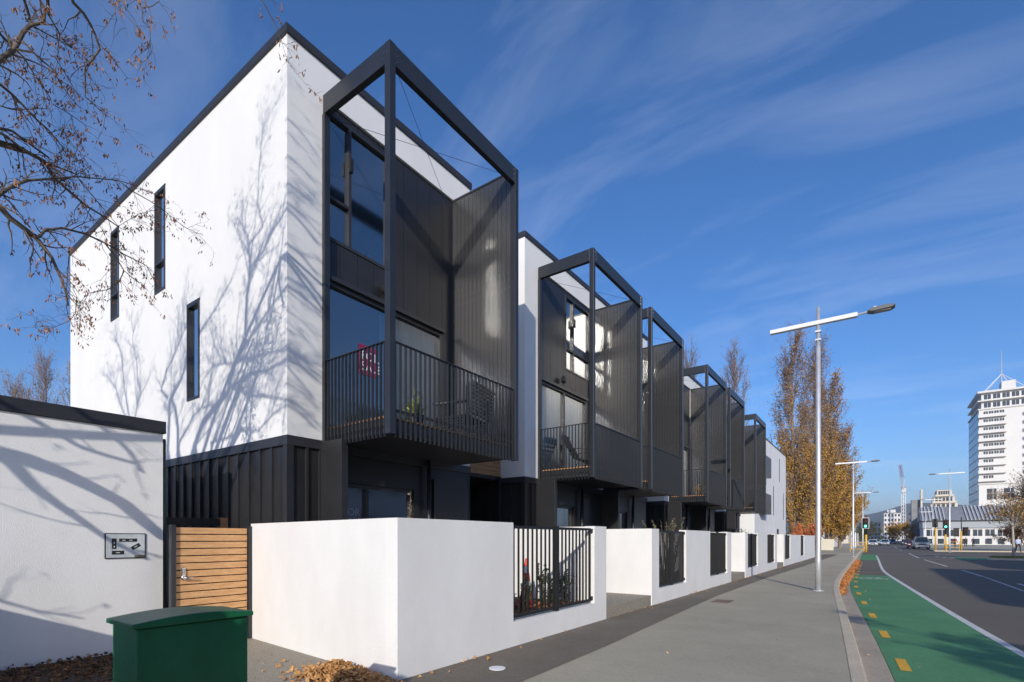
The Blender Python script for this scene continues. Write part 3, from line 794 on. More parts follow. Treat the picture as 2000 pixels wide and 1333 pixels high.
pb = thing('plan_board', 'framed silver site plan board fixed to the white garage wall', 'sign', (-8.308, 2.37, 1.30))
M_silver = mat('plan_silver', (.46, .50, .52), .35, cols=((.34, .38, .40), (.66, .70, .71)), vscale=2.2)
B('frame', pb, M_black, 0.0, 0.012, 0, .462, 0, .34)
B('plan_panel', pb, M_silver, 0.012, 0.016, .012, .45, .012, .328)
def pl(name, m_, y0, y1, z0, z1, d=.019): B(name, pb, m_, .016, d, y0, y1, z0, z1)
pl('plan_block', M_black, .075, .125, .13, .27); pl('plan_block', M_black, .155, .36, .225, .268); pl('plan_block', M_black, .075, .21, .055, .105)
mb = MB(); mb.box(0, .003, -.055, .055, -.024, .024); mb.build('plan_block', M_black, pb, loc=(.016, .345, .16), rot=(R(32), 0, 0))
pl('plan_caption', mat('caption_bronze', (.2, .16, .09), .5), .33, .449, .013, .042)
M_ink = mat('plan_ink', (.75, .76, .76), .5)
for y0, y1, z0, z1 in ((.19, .225, .242, .250), (.27, .305, .242, .250), (.095, .105, .15, .17), (.095, .105, .20, .222), (.12, .165, .076, .084)):
    pl('plan_lettering', M_ink, y0, y1, z0, z1, .0205)
mb = MB(); mb.box(0, .0045, -.02, .02, -.004, .004); mb.build('plan_lettering', M_ink, pb, loc=(.016, .345, .16), rot=(R(32), 0, 0))
for y0, y1, z0, z1 in ((.045, .43, .283, .286), (.045, .048, .04, .283), (.375, .378, .18, .283), (.14, .142, .12, .215), (.14, .30, .118, .120)):
    pl('plan_line', M_ink, y0, y1, z0, z1, .0175)

tg = thing('timber_gate', 'cedar slatted side gate in a dark steel frame', 'gate', (-8.02, 3.06, 0))
for k in range(16):
    z = 0.10 + k*0.1025
    B('board', tg, M_gatewood, -0.012+0.001*(k % 3), 0.012+0.0015*((k*7) % 3), 0.035, 1.035, z, z+0.088, bevel=.003)
for y in (0.3, 0.8): B('batten', tg, M_black, -0.05, -0.013, y, y+.05, .08, 1.72)
for y in (-0.03, 1.045): B('gate_post', tg, M_frame, -0.05, 0.05, y, y+.06, 0, 1.76, bevel=.004)
lk = part('keypad_lock', tg)
B('lock_plate', lk, M_chrome, .0155, .035, .10, .155, .98, 1.16, bevel=.012)
lathe(MB(), [(.026, 0), (.026, .02), (.018, .03)], 16).build('lock_rose', M_chrome, lk, loc=(.036, .128, 1.01), rot=(0, R(90), 0), smooth=False)
MB().tube([(.06, .128, 1.01, .011), (.075, .16, 1.01, .010), (.076, .26, 1.01, .008)], 8).build('lever', M_chrome, lk, smooth=True)
for i in range(4):
    for j in range(2): B('key_button', lk, M_black, .0351, .039, .113+.018*j, .123+.018*j, 1.06+.021*i, 1.073+.021*i)
# cross beam and timber post end behind the gate
gb = thing('gate_canopy', 'dark cross beam with timber end seen just over the side gate', 'beam', (-9.1, 3.05, 0))
B('beam', gb, M_dark, 0, .1, 0.05, 1.1, 1.78, 1.90); B('post', gb, M_dark, 0, .1, 0.05, .15, 0, 1.779)
B('timber_end', gb, M_wood, -.01, .115, 1.101, 1.22, 0, 1.92)

# ------------------------------------------------------------------ green service cabinet
cb = thing('service_cabinet', 'dark green metal service cabinet with arched lid in the near corner', 'cabinet', (-3.57, 1.04, 0.03))
CW, CD = 0.62, 0.37
B('body', cb, M_cab, 0.012, CD-.012, .012, CW-.012, 0, 1.055, bevel=.008)
pts = [(-.012, 1.058), (CW+.012, 1.058)] + [(CW+.012 - (CW+.024)*i/16, 1.085 + .026*math.sin(math.pi*i/16)) for i in range(17)]
MB().extrude(pts, 'x', -.012, CD+.012).build('lid', M_cab, cb, bevel=.006)
B('base_plinth', cb, M_kerb, -.03, CD+.03, -.03, CW+.03, -.03, .06)
lathe(MB(), [(.015, 0), (.015, .008), (.01, .01)], 14).build('lock', M_cab, cb, loc=(CD-.012, .34, .52), rot=(0, R(90), 0))

# neighbour's fence shades the garage foot; unseen shrub added to shade the cabinet
nf = thing('neighbour_wall', 'white boundary wall across from the garage front', 'wall', (-9, -1.25, 0))
B('wall', nf, M_fence, -6, 4.7, 0, .2, 0, 1.78); B('coping', nf, M_cap, -6.02, 4.72, -.02, .22, 1.782, 1.82)
hd = thing('added_shade_shrub', 'unseen narrow shrub added to shade the service cabinet', 'shrub', (-2.28, -.6, 0))
rng = random.Random(5); mb = MB()
mb.box(-.32, .32, -.14, .14, 0, 1.94)
mb.build('branches', M_twig, hd)
mb = MB()
for k in range(2400):
    f = rng.random()
    x, y, z = rng.uniform(-.34, .34), rng.uniform(-.16, .16), rng.uniform(0.05, 1.96)
    if f < .4: y = rng.choice((-.15, .15))
    elif f < .6: z = 1.95
    elif f < .75: x = rng.choice((-.33, .33))
    mb.leaf((x, y, z), (rng.gauss(0, 1), rng.gauss(0, 1), rng.gauss(.3, 1)), .035, .06, rng)
mb.build('foliage', M_shrub, hd)

# ------------------------------------------------------------------ fallen leaves
def litter(name, label, pts, m_, size, seed, zmax, cat='leaves', flat=.35):
    rng = random.Random(seed); mb = MB()
    for (x, y, z) in pts:
        d = Vector((rng.gauss(0, 1), rng.gauss(0, 1), rng.gauss(0, flat)))
        s_ = size*rng.uniform(.4, 1.6)
        mb.leaf((x, y, z+.006), d, s_*.75, s_, rng)
    return tag(mb.build(name, m_), label, cat, kind='stuff')
rng = random.Random(11); pts = []
for k in range(1900):      # heap against the fence return
    a, r = rng.uniform(0, 6.283), abs(rng.gauss(0, .62))
    x = -5.0 + .52*r*math.cos(a) + .10*r; y = 3.55 + .30*r*math.sin(a)
    if y > 3.86 + max(0, (-4.3-x))*.083 - .03: continue
    hgt = .15*math.exp(-r*r*2.0)
    pts.append((x, y, .008 + hgt*rng.uniform(.35, 1)))
for k in range(260):
    x, y = rng.gauss(-4.65, .22), rng.uniform(3.45, 3.8)
    if y < 3.86 + max(0, -4.3-x)*.083 - .04: pts.append((x, y, .008 + rng.uniform(0, .04)))
for k in range(130):
    x = rng.gauss(-4.9, .7); y = 3.7-abs(rng.gauss(0, .45))
    if -6.6 < x < -3.6: pts.append((x, y, .012))
litter('fallen_leaves', 'heap of dry orange brown leaves at the foot of the corner fence wall', pts, M_litter, .058, 12, .2)
rng = random.Random(13); pts = []
for k in range(8500):
    x = rng.uniform(-8.28, -5.2); y = rng.uniform(-0.9, 2.95)
    if x > -6.9 + .25*math.sin(y*3) and rng.random() > .25*math.exp(-(x+6.9)*2.2): continue
    pts.append((x, y, .012 + rng.uniform(0, .07)))
litter('leaf_mulch', 'dark leaf mulch along the foot of the garage wall', pts, M_mulch, .042, 14, .1)
MB().box(-8.3, -6.85, -.95, 3.0, .009, .03).build('mulch_bed_ground', M_soil)['kind'] = 'structure'
rng = random.Random(15); pts = []
for k in range(5200):
    y = rng.uniform(17.6, 47); kx = at_y(KS, y) + .17; cx = at_y(CS, y)
    t = min(1, max(0, rng.gauss(.25, .28))) * min(1, .35 + (y-17.6)/14)
    dens = min(1, (y-17.6)/4)
    if rng.random() > dens: continue
    pts.append((kx + (cx-kx+.12)*t, y, ZR+.012+rng.uniform(0, .025)*(1-t)))
litter('gutter_leaves', 'band of orange leaves drifted into the gutter before the lamp posts', pts, M_gutter, .075, 16, .1)
rng = random.Random(17); pts = []
for k in range(170):
    y = rng.uniform(4, 40)
    if rng.random() < .85: x = -4.27 + abs(rng.gauss(0, .10))
    else: x = rng.uniform(-4.2, at_y(KS, y))
    pts.append((x, y, .010))
for k in range(16):
    y = rng.uniform(8, 24); pts.append((at_y(CS, y) + rng.uniform(-.25, .5), y, ZR+.012))
litter('scattered_leaves', 'odd dry leaves scattered along the footpath and fence foot', pts, M_litter, .045, 18, .1)
rng = random.Random(19); pts = [(rng.uniform(-5.6, -4.55), rng.uniform(5.9, 8.8), .335+rng.uniform(0, .05)) for k in range(420)]
litter('garden_leaves', 'rust coloured leaves on the garden bed behind the first railing', pts, M_gutter, .06, 20, .1)

# ------------------------------------------------------------------ signs in the first house
M_pink = mat('sale_magenta', (.30, .018, .095), .5)
M_swhite = mat('sale_white', (.85, .83, .84), .5)
def sale_sign(label, loc, w, hh, text=True, rot=(R(90), 0, R(90))):
    s = thing('sale_sign', label, 'sign', loc, 0, 'for sale signs in the windows')
    B('board', s, M_pink, -.006, .0, 0, w, 0, hh)
    for line, z in (('FOR', .50), ('SALE', .14)):
        cu = bpy.data.curves.new('lettering', 'FONT'); cu.body = line; cu.size = hh*.40; cu.align_x = 'LEFT'; cu.extrude = .0008
        cu.materials.append(M_swhite)
        tmp = bpy.data.objects.new('lettering_source', cu); COL.objects.link(tmp)
        dg = bpy.context.evaluated_depsgraph_get(); dg.update()
        me = bpy.data.meshes.new_from_object(tmp.evaluated_get(dg)); bpy.data.objects.remove(tmp)
        o = link('lettering', me, s)
        o.location = (.003, w*.10, hh*z+.01); o.rotation_euler = rot
    return s
sale_sign('magenta FOR SALE board in the ground floor window of the end house', (FX-.16, 5.34, 1.73), .46, .45)
sale_sign('magenta FOR SALE board behind the upper balcony door of the end house', (FX-.078, 5.65, 4.42), .40, .52)
# ------------------------------------------------------------------ balcony furniture
def slat_seat():
    t = thing('garden_armchair', 'dark slatted garden armchair on the balcony of the end house', 'chair', (FX+.95, 7.15, 3.352), R(-78))
    m_ = mat('chair_grey', (.09, .088, .088), .5)
    for k in range(9): B('back_slat', t, m_, -.42, .42, .36+.012*k, .385+.012*k, .42+k*.062, .42+k*.062+.036)
    for k in range(8): B('seat_slat', t, m_, -.42, .42, -.30+k*.08, -.30+k*.08+.055, .38, .40)
    for sx in (-1, 1):
        for y in (-.3, .34): B('leg', t, m_, sx*.40-.025, sx*.40+.025, y-.025, y+.025, 0, .379 if y < 0 else .96)
        B('armrest', t, m_, sx*.44-.04, sx*.44+.04, -.34, .33, .60, .63)
        for k in range(6): B('side_slat', t, m_, sx*.43-.012, sx*.43+.012, -.27, .30, .09+k*.05, .09+k*.05+.03)
slat_seat()
pt = thing('planter', 'small potted plant on the balcony of the end house', 'plant', (FX+.75, 6.15, 3.352))
lathe(MB(), [(.12, 0), (.16, .30), (.17, .32), (.14, .32)], 16).build('pot', M_black, pt, smooth=False)
rng = random.Random(3); mb = MB()
for k in range(160): mb.leaf((rng.gauss(0, .05), rng.gauss(0, .05), .30+abs(rng.gauss(0, .12))), (rng.gauss(0, 1), rng.gauss(0, 1), 1.2), .03, .16, rng)
mb.build('foliage', mat('planter_leaves', (.15, .2, .05), .6, island=True, cols=((.10, .15, .03), (.26, .30, .09), (.14, .18, .05))), pt)
def lounge():
    t = thing('lounge_chair', 'black metal lounge chair on the balcony of the double house', 'chair', (FX+.78, 12.5, 3.352), R(100))
    m_ = M_black
    def tb(n, pts, r=.012): MB().tube([(*p, r) for p in pts], 8).build(n, m_, t, smooth=True)
    for s in (-.29, .29):
        tb('side_rail', [(s, .62, .95), (s, .30, .40), (s, .15, .30), (s, -.35, .34), (s, -.62, .20)])
        tb('leg', [(s, .12, .31), (s, .35, 0.012)]); tb('leg', [(s, -.3, .33), (s, -.45, 0.012)])
        tb('armrest', [(s*1.1, .40, .58), (s*1.15, .15, .62), (s*1.15, -.25, .58), (s*1.08, -.35, .34)])
    seq = [(.60, .92), (.54, .82), (.48, .71), (.42, .61), (.36, .50), (.30, .41)]
    for y, z in seq: B('back_strap', t, m_, -.285, .285, y-.03, y+.03, z-.035, z+.035)
    for k in range(7): B('seat_strap', t, m_, -.285, .285, .12-k*.075, .175-k*.075, .325, .345)
    B('headrest', t, m_, -.25, .25, .60, .68, .90, 1.06, bevel=.02)
lounge()
for (y, lab) in ((22.3, 'pale leafy pot plant on the third balcony floor'),):
    leafy('pot_plant', lab, (FX+1.1, y, 3.352), .55, .3, 14, 77, m=mat('dry_grass', (.5, .38, .2), .8, island=True, cols=((.5, .36, .18), (.62, .48, .26), (.3, .2, .1))), cat='plant', leaf=(.02, .12), dens=50)

# ------------------------------------------------------------------ street lamps
def lamp(x, y, label, side=1, H=8.5, gear=False):
    t = thing('street_lamp', label, 'street lamp', (x, y, 0), 0, 'grey street lamps along the road')
    MB().tube([(0, 0, 0, .085), (0, 0, .9, .085), (0, 0, 1.0, .078), (0, 0, H-1.2, .066), (0, 0, H-1.19, .050), (0, 0, H, .046)], 16).build('pole', M_galv, t, smooth=True)
    a = part('lamp_arm', t)
    s = side
    mb = MB()
    xs = sorted((-1.30*s, .98*s)); mb.box(xs[0], xs[1], -.075, .075, H-.52, H-.40)
    mb.build('arm_box', M_armw, a, bevel=.01)
    MB().tube([(.98*s, 0, H-.46, .03), (1.24*s, 0, H-.445, .03)], 8).build('spigot', M_galv, a)
    pf = [(1.20, -.03), (1.34, -.07), (1.78, -.055), (1.86, -.01), (1.84, .03), (1.62, .055), (1.30, .045)]
    pf = [(p[0]*s, p[1]+H-.43) for p in pf]
    hd_ = MB().extrude(pf, 'y', -.14, .14).build('luminaire', M_lampg, t, bevel=.02)
    B('photocell', hd_, M_armw, min(1.36*s, 1.42*s), max(1.36*s, 1.42*s), -.03, .03, H-.385, H-.33)
    B('lens', hd_, mat('lamp_lens', (.35, .35, .33), .3), min(1.36*s, 1.76*s), max(1.36*s, 1.76*s), -.09, .09, H-.512, H-.497)
    lathe(MB(), [(.16, 0), (.16, .02), (.10, .03)], 18).build('base_plate', M_galv, t)
    for z in (H-1.0, H-.75):
        B('clamp', t, M_galv, -.075, .075, -.075, .075, z, z+.05)
    return t
lamp(-1.46, 17.85, 'tall grey lamp post with white cross arm, nearest on the footpath')
lamp(-1.72, 52.5, 'second grey lamp post on the footpath, past the gutter leaves')
lamp(-1.75, 88.0, 'third lamp post, rising behind the yellow based traffic signal')
lamp(6.6, 76.0, 'lamp post across the road with its arm reaching to the left', -1, 9.4)
lamp(7.4, 110.0, 'slim lamp post across the road behind the silver pickup', -1)
lamp(9.4, 160.0, 'distant lamp post across the road near the crane', -1)
lamp(11.5, 205.0, 'farthest lamp post on the other side of the road', -1)

# ------------------------------------------------------------------ traffic signals
M_lit = mat('signal_green_lit', (.02, .5, .35), .4, emit=((.10, 1.0, .72), 4.0))
M_off = mat('signal_lens_off', (.03, .03, .03), .3)
M_red = mat('signal_red_off', (.12, .01, .01), .3)
def signal(x, y, label, heads, yellow=2.6, H=3.9, frame=False):
    t = thing('traffic_signal', label, 'traffic light', (x, y, 0), 0, 'traffic signals at the junction')
    MB().tube([(0, 0, 0, .10), (0, 0, yellow, .10)], 12).build('yellow_sleeve', M_signal, t, smooth=True)
    MB().tube([(0, 0, yellow, .055), (0, 0, H, .055)], 10).build('pole', M_black, t, smooth=True)
    for (dx, z, face, lit, border) in heads:
        hd_ = part('signal_head', t)
        s = -1 if face == 'near' else 1
        if border: B('border_board', hd_, M_swhite, dx-.34, dx+.34, s*.10-.004 if s > 0 else -.104, s*.10+.004 if s > 0 else -.096, z-.62, z+.62)
        B('backboard', hd_, M_black, dx-.30, dx+.30, min(s*.105, s*.13), max(s*.105, s*.13), z-.58, z+.58)
        B('housing', hd_, M_black, dx-.15, dx+.15, min(s*.131, s*.26), max(s*.131, s*.26), z-.52, z+.52, bevel=.02)
        for k, c in enumerate(('r', 'a', 'g')):
            zz = z + .34 - .34*k
            m_ = (M_red, M_off, M_lit if lit else M_off)[k]
            lathe(MB(), [(.125, 0), (.125, .012), (.07, .02)], 16).build('lens', m_, hd_, loc=(dx, s*.262, zz), rot=(R(90)*(1 if s < 0 else -1), 0, 0))
            v = MB()
            for j in range(10):
                a0, a1 = math.pi*j/10 - .2, math.pi*(j+1)/10 - .2
                v.quad(*[(dx+.135*math.cos(a), s*yy, zz+.135*math.sin(a)) for a, yy in ((a0, .262), (a1, .262), (a1, .42), (a0, .42))])
            v.build('visor', M_black, hd_)
    if frame:
        for zz in (.35, .75, 1.1):
            MB().tube([(-.15, 0, zz, .03), (-1.5, 0, zz, .03)], 8).build('guard_rail', M_signal, t)
        for xx in (-.2, -1.5): MB().tube([(xx, 0, 0, .03), (xx, 0, 1.1, .03)], 8).build('guard_post', M_signal, t)
    return t
signal(-1.10, 70.5, 'traffic signal on the footpath with a lit green lens and white border', [(-.05, 3.3, 'near', True, True), (.38, 2.6, 'far', False, False)], 2.0, 4.2, True)
signal(7.25, 88.2, 'yellow signal pole across the road showing a green light', [(.0, 3.45, 'near', True, False), (.2, 2.35, 'far', False, False)], 2.1, 4.2)
signal(6.5, 92.0, 'dark headed yellow signal pole between the pickup and the green signal', [(-.05, 3.7, 'far', False, False)], 3.0, 4.3)
signal(9.05, 90.5, 'yellow signal pole with wide black heads by the two dark pedestrians', [(-.5, 2.4, 'far', False, False), (.4, 2.5, 'near', False, False)], 2.6, 4.4, True)

# ------------------------------------------------------------------ vehicles
M_tyre = mat('tyre_rubber', (.02, .02, .02), .8)
M_cglass = mat('car_glass', (.03, .045, .06), .08)
M_plate = mat('number_plate', (.75, .75, .74), .5)
M_headl = mat('headlamp', (.75, .78, .8), .15)
M_tail = mat('tail_lamp', (.35, .01, .01), .3)
def car(x, y, rz, label, col, name='parked_car', Lg=4.3, Wd=1.8, Hh=1.48, suv=False):
    t = thing(name, label, 'car', (x, y, ZR), rz, 'cars on the road')
    paint = mat('paint_%02d%02d%02d' % tuple(int(c*99) for c in col), col, .28, metal=.3)
    hl, hw = Lg/2, Wd/2
    g = .22 if not suv else .32
    belt = Hh*.60
    # lower body by cross sections along the car (y = length, front at -y)
    secs = [(-hl, .62, g+.12, belt*.78), (-hl+.10, .88, g, belt*.86), (-hl+.55, .97, g, belt*.94), (-hl+1.25, 1, g, belt), (0, 1, g, belt), (hl-.7, 1, g, belt), (hl-.12, .95, g, belt*.98), (hl, .86, g+.12, belt*.9)]
    mb = MB(); ring_n = 0
    for (yy, k, z0, z1) in secs:
        w = hw*k
        prof = [(-w*.92, z0), (w*.92, z0), (w, z0+.14), (w, z1-.16), (w*.95, z1-.03), (w*.86, z1), (-w*.86, z1), (-w*.95, z1-.03), (-w, z1-.16), (-w, z0+.14)]
        mb.v += [(px, yy, pz) for px, pz in prof]; ring_n = len(prof)
    for k in range(len(secs)-1):
        for j in range(ring_n):
            a, b = k*ring_n+j, k*ring_n+(j+1) % ring_n
            mb.f.append((a, a+ring_n, b+ring_n, b)); mb.m.append(0)
    mb.f.append(tuple(range(ring_n))); mb.f.append(tuple(reversed(range((len(secs)-1)*ring_n, len(secs)*ring_n)))); mb.m += [0, 0]
    mb.build('body', paint, t, smooth=False, bevel=.03)
    # cabin: glass house with roof
    f0, f1 = -hl+1.22, -hl+1.95; r0, r1 = (hl-.95, hl-.25) if not suv else (hl-.45, hl-.12)
    w0, w1 = hw*.88, hw*.68
    cab = MB()
    v = [(-w0, f0, belt-.01), (w0, f0, belt-.01), (w0, r1, belt-.01), (-w0, r1, belt-.01), (-w1, f1, Hh-.05), (w1, f1, Hh-.05), (w1, r0, Hh-.05), (-w1, r0, Hh-.05)]
    cab.v = v; cab.f = [(0, 1, 5, 4), (1, 2, 6, 5), (2, 3, 7, 6), (3, 0, 4, 7)]; cab.m = [0]*4
    cab.build('windows', M_cglass, t)
    rf = MB(); rf.prism([(-w1-.03, f1-.08), (w1+.03, f1-.08), (w1+.03, r0+.08), (-w1-.03, r0+.08)], Hh-.07, Hh); rf.build('roof', paint, t, bevel=.03)
    pil = MB()
    for sx in (-1, 1):
        for (p, q) in ((0, 4), (3, 7)):
            a, b = Vector(v[p]), Vector(v[q]); a.x = abs(a.x)*sx; b.x = abs(b.x)*sx
            pil.tube([(*a, .045), (*b, .045)], 6)
        pil.tube([(sx*w0*1.0, (f0+r0)/2+.25, belt, .04), (sx*w1*1.02, (f1+r0)/2+.1, Hh-.05, .04)], 6)
    pil.build('pillars', paint, t)
    for sx in (-1, 1):
        for yy in (-hl+.82, hl-.80):
            wh = part('wheel', t)
            rad = .33 if not suv else .39
            lathe(MB(), [(rad*.80, -.1), (rad, -.08), (rad, .08), (rad*.80, .1)], 20).build('tyre', M_tyre, wh, loc=(sx*(hw-.10), yy, rad), rot=(0, R(90), 0))
            lathe(MB(), [(rad*.60, -.108), (rad*.64, -.1), (rad*.64, .1), (rad*.60, .108)], 16).build('rim', M_galv, wh, loc=(sx*(hw-.10), yy, rad), rot=(0, R(90), 0))
        B('headlight', t, M_headl, sx*hw*.70-.16, sx*hw*.70+.16, -hl-.002, -hl+.16, belt*.68, belt*.68+.13, bevel=.02)
        B('tail_light', t, M_tail, sx*hw*.78-.10, sx*hw*.78+.10, hl-.12, hl+.004, belt*.70, belt*.70+.16)
        B('mirror', t, paint, sx*(hw+.08)-.09, sx*(hw+.08)+.09, f0+.22, f0+.34, belt+.02, belt+.16, bevel=.02)
    B('grille', t, M_black, -hw*.45, hw*.45, -hl-.012, -hl+.05, belt*.58, belt*.58+.16)
    B('bumper', t, M_black if not suv else M_galv, -hw*.82, hw*.82, -hl-.03, -hl+.12, g+.06, g+.24, bevel=.03)
    B('number_plate', t, M_plate, -.26, .26, -hl-.036, -hl-.031, g+.20, g+.32)
    B('number_plate', t, M_plate, -.26, .26, hl+.004, hl+.012, belt*.6, belt*.6+.12)
    return t
car(5.55, 104, 0, 'large silver pickup facing us with headlights on the oncoming lane', (.36, .37, .38), 'pickup_truck', 5.3, 2.05, 1.95, True)
car(5.0, 113, 0, 'dark red car half hidden behind the silver pickup', (.22, .015, .02))
car(1.3, 150, 0, 'light blue car waiting far down the left lane', (.42, .52, .62))
car(-.4, 158, 0, 'dark grey car beyond the light blue car', (.07, .08, .09))
car(-.9, 134, 0, 'white car at the kerb far past the traffic signal', (.75, .75, .75))
car(3.4, 185, 0, 'blue car in the distance between the two lanes', (.05, .09, .2))
car(5.6, 160, 0, 'black car farther back in the oncoming lane', (.03, .03, .035))
car(-.3, 215, 0, 'small silver car at the far end of the street', (.5, .5, .5))

# ------------------------------------------------------------------ people
M_skin = mat('skin', (.48, .29, .21), .55)
def person(x, y, rz, label, top, legs, hair=(.03, .022, .018), H=1.72, stride=.24, bag=None):
    rng = random.Random(int(x*10+y)); k = H/1.72
    t = thing('person', label, 'person', (x, y, 0), rz, 'pedestrians')
    J = {'pel': (0, 0, .96), 'wai': (0, .0, 1.10), 'che': (0, -.01, 1.32), 'nek': (0, -.01, 1.47), 'hdl': (0, -.03, 1.55), 'hdt': (0, -.03, 1.66)}
    rad = {'pel': (.15, .11), 'wai': (.14, .10), 'che': (.17, .115), 'nek': (.058, .058), 'hdl': (.075, .085), 'hdt': (.07, .085)}
    E = [('pel', 'wai'), ('wai', 'che'), ('che', 'nek'), ('nek', 'hdl'), ('hdl', 'hdt')]
    for s, nm in ((-1, 'l'), (1, 'r')):
        st = stride*s
        J.update({'hip'+nm: (s*.10, 0, .90), 'kne'+nm: (s*.105, -st*.55-.04, .50), 'ank'+nm: (s*.10, -st+.05, .09), 'toe'+nm: (s*.115, -st-.12, .035),
                  'sho'+nm: (s*.19, 0, 1.40), 'elb'+nm: (s*.25, st*.35+.03, 1.14), 'wri'+nm: (s*.25, st*.75-.10, .92), 'han'+nm: (s*.245, st*.8-.14, .83)})
        rad.update({'hip'+nm: (.095, .095), 'kne'+nm: (.06, .062), 'ank'+nm: (.045, .045), 'toe'+nm: (.04, .03), 'sho'+nm: (.065, .065), 'elb'+nm: (.047, .047), 'wri'+nm: (.034, .034), 'han'+nm: (.035, .022)})
        E += [('pel', 'hip'+nm), ('hip'+nm, 'kne'+nm), ('kne'+nm, 'ank'+nm), ('ank'+nm, 'toe'+nm), ('che', 'sho'+nm), ('sho'+nm, 'elb'+nm), ('elb'+nm, 'wri'+nm), ('wri'+nm, 'han'+nm)]
    keys = list(J); me = bpy.data.meshes.new('body')
    me.from_pydata([tuple(c*k for c in J[q]) for q in keys], [(keys.index(a), keys.index(b)) for a, b in E], [])
    o = bpy.data.objects.new('body', me); COL.objects.link(o)
    o.modifiers.new('skin', 'SKIN'); sub = o.modifiers.new('sub', 'SUBSURF'); sub.levels = 1; sub.render_levels = 1
    for i, q in enumerate(keys):
        sv = me.skin_vertices[0].data[i]; sv.radius = tuple(r*k for r in rad[q]); sv.use_root = (q == 'pel')
    dg = bpy.context.evaluated_depsgraph_get(); dg.update()
    nm_ = bpy.data.meshes.new_from_object(o.evaluated_get(dg)); o.modifiers.clear(); o.data = nm_
    nm_.materials.clear()
    ct = mat('cloth_%02d%02d%02d' % tuple(int(c*99) for c in top), top, .85); cl = mat('cloth_%02d%02d%02d' % tuple(int(c*99) for c in legs), legs, .85)
    for m_ in (ct, cl, M_skin, M_black): nm_.materials.append(m_)
    for p in nm_.polygons:
        z = p.center.z/k; ax = abs(p.center.x)/k
        p.material_index = 3 if z < .075 else (2 if (ax > .17 and z < .93) or z > 1.47 else (1 if z < .97 else 0)); p.use_smooth = True
    o.parent = t
    hm = MB(); c = Vector((0, -.015*k, 1.63*k))
    for i in range(7):
        for j in range(12):
            q = []
            for (ii, jj) in ((i, j), (i, j+1), (i+1, j+1), (i+1, j)):
                th, ph = R(100)*ii/7, 2*math.pi*jj/12
                front = max(0, -math.sin(ph))*.35
                th *= (1-front)
                q.append(c + Vector((.092*math.sin(th)*math.cos(ph), .108*math.sin(th)*math.sin(ph), .105*math.cos(th)))*k)
            hm.quad(*q)
    hm.build('hair', mat('hair_%02d' % int(hair[0]*99), hair, .8), t, smooth=True)
    MB().tube([(0, -.115*k, 1.60*k, .012), (0, -.135*k, 1.575*k, .016)], 6).build('nose', M_skin, t)
    if bag: B('backpack', t, mat('bag_%02d' % int(bag[0]*99), bag, .8), -.15, .15, .10, .24, 1.02, 1.42, bevel=.04)
    return t
person(12.75, 79.5, R(20), 'person in a pale blue jacket and dark trousers by the street tree', (.48, .56, .72), (.03, .03, .04), (.5, .48, .45))
person(-5.1, 104, R(160), 'person in a black jacket and pale jeans walking past the shop', (.02, .02, .025), (.45, .5, .55), bag=(.03, .03, .03))
person(13.1, 125, R(180), 'dark dressed person, first of a pair crossing the sunny pavement', (.05, .035, .03), (.03, .03, .035))
person(14.2, 125.5, R(170), 'dark dressed person, second of the pair on the sunny pavement', (.02, .02, .025), (.02, .02, .025))
person(10.4, 112, R(150), 'person in dark red beside the right yellow signal', (.18, .03, .03), (.03, .03, .05))
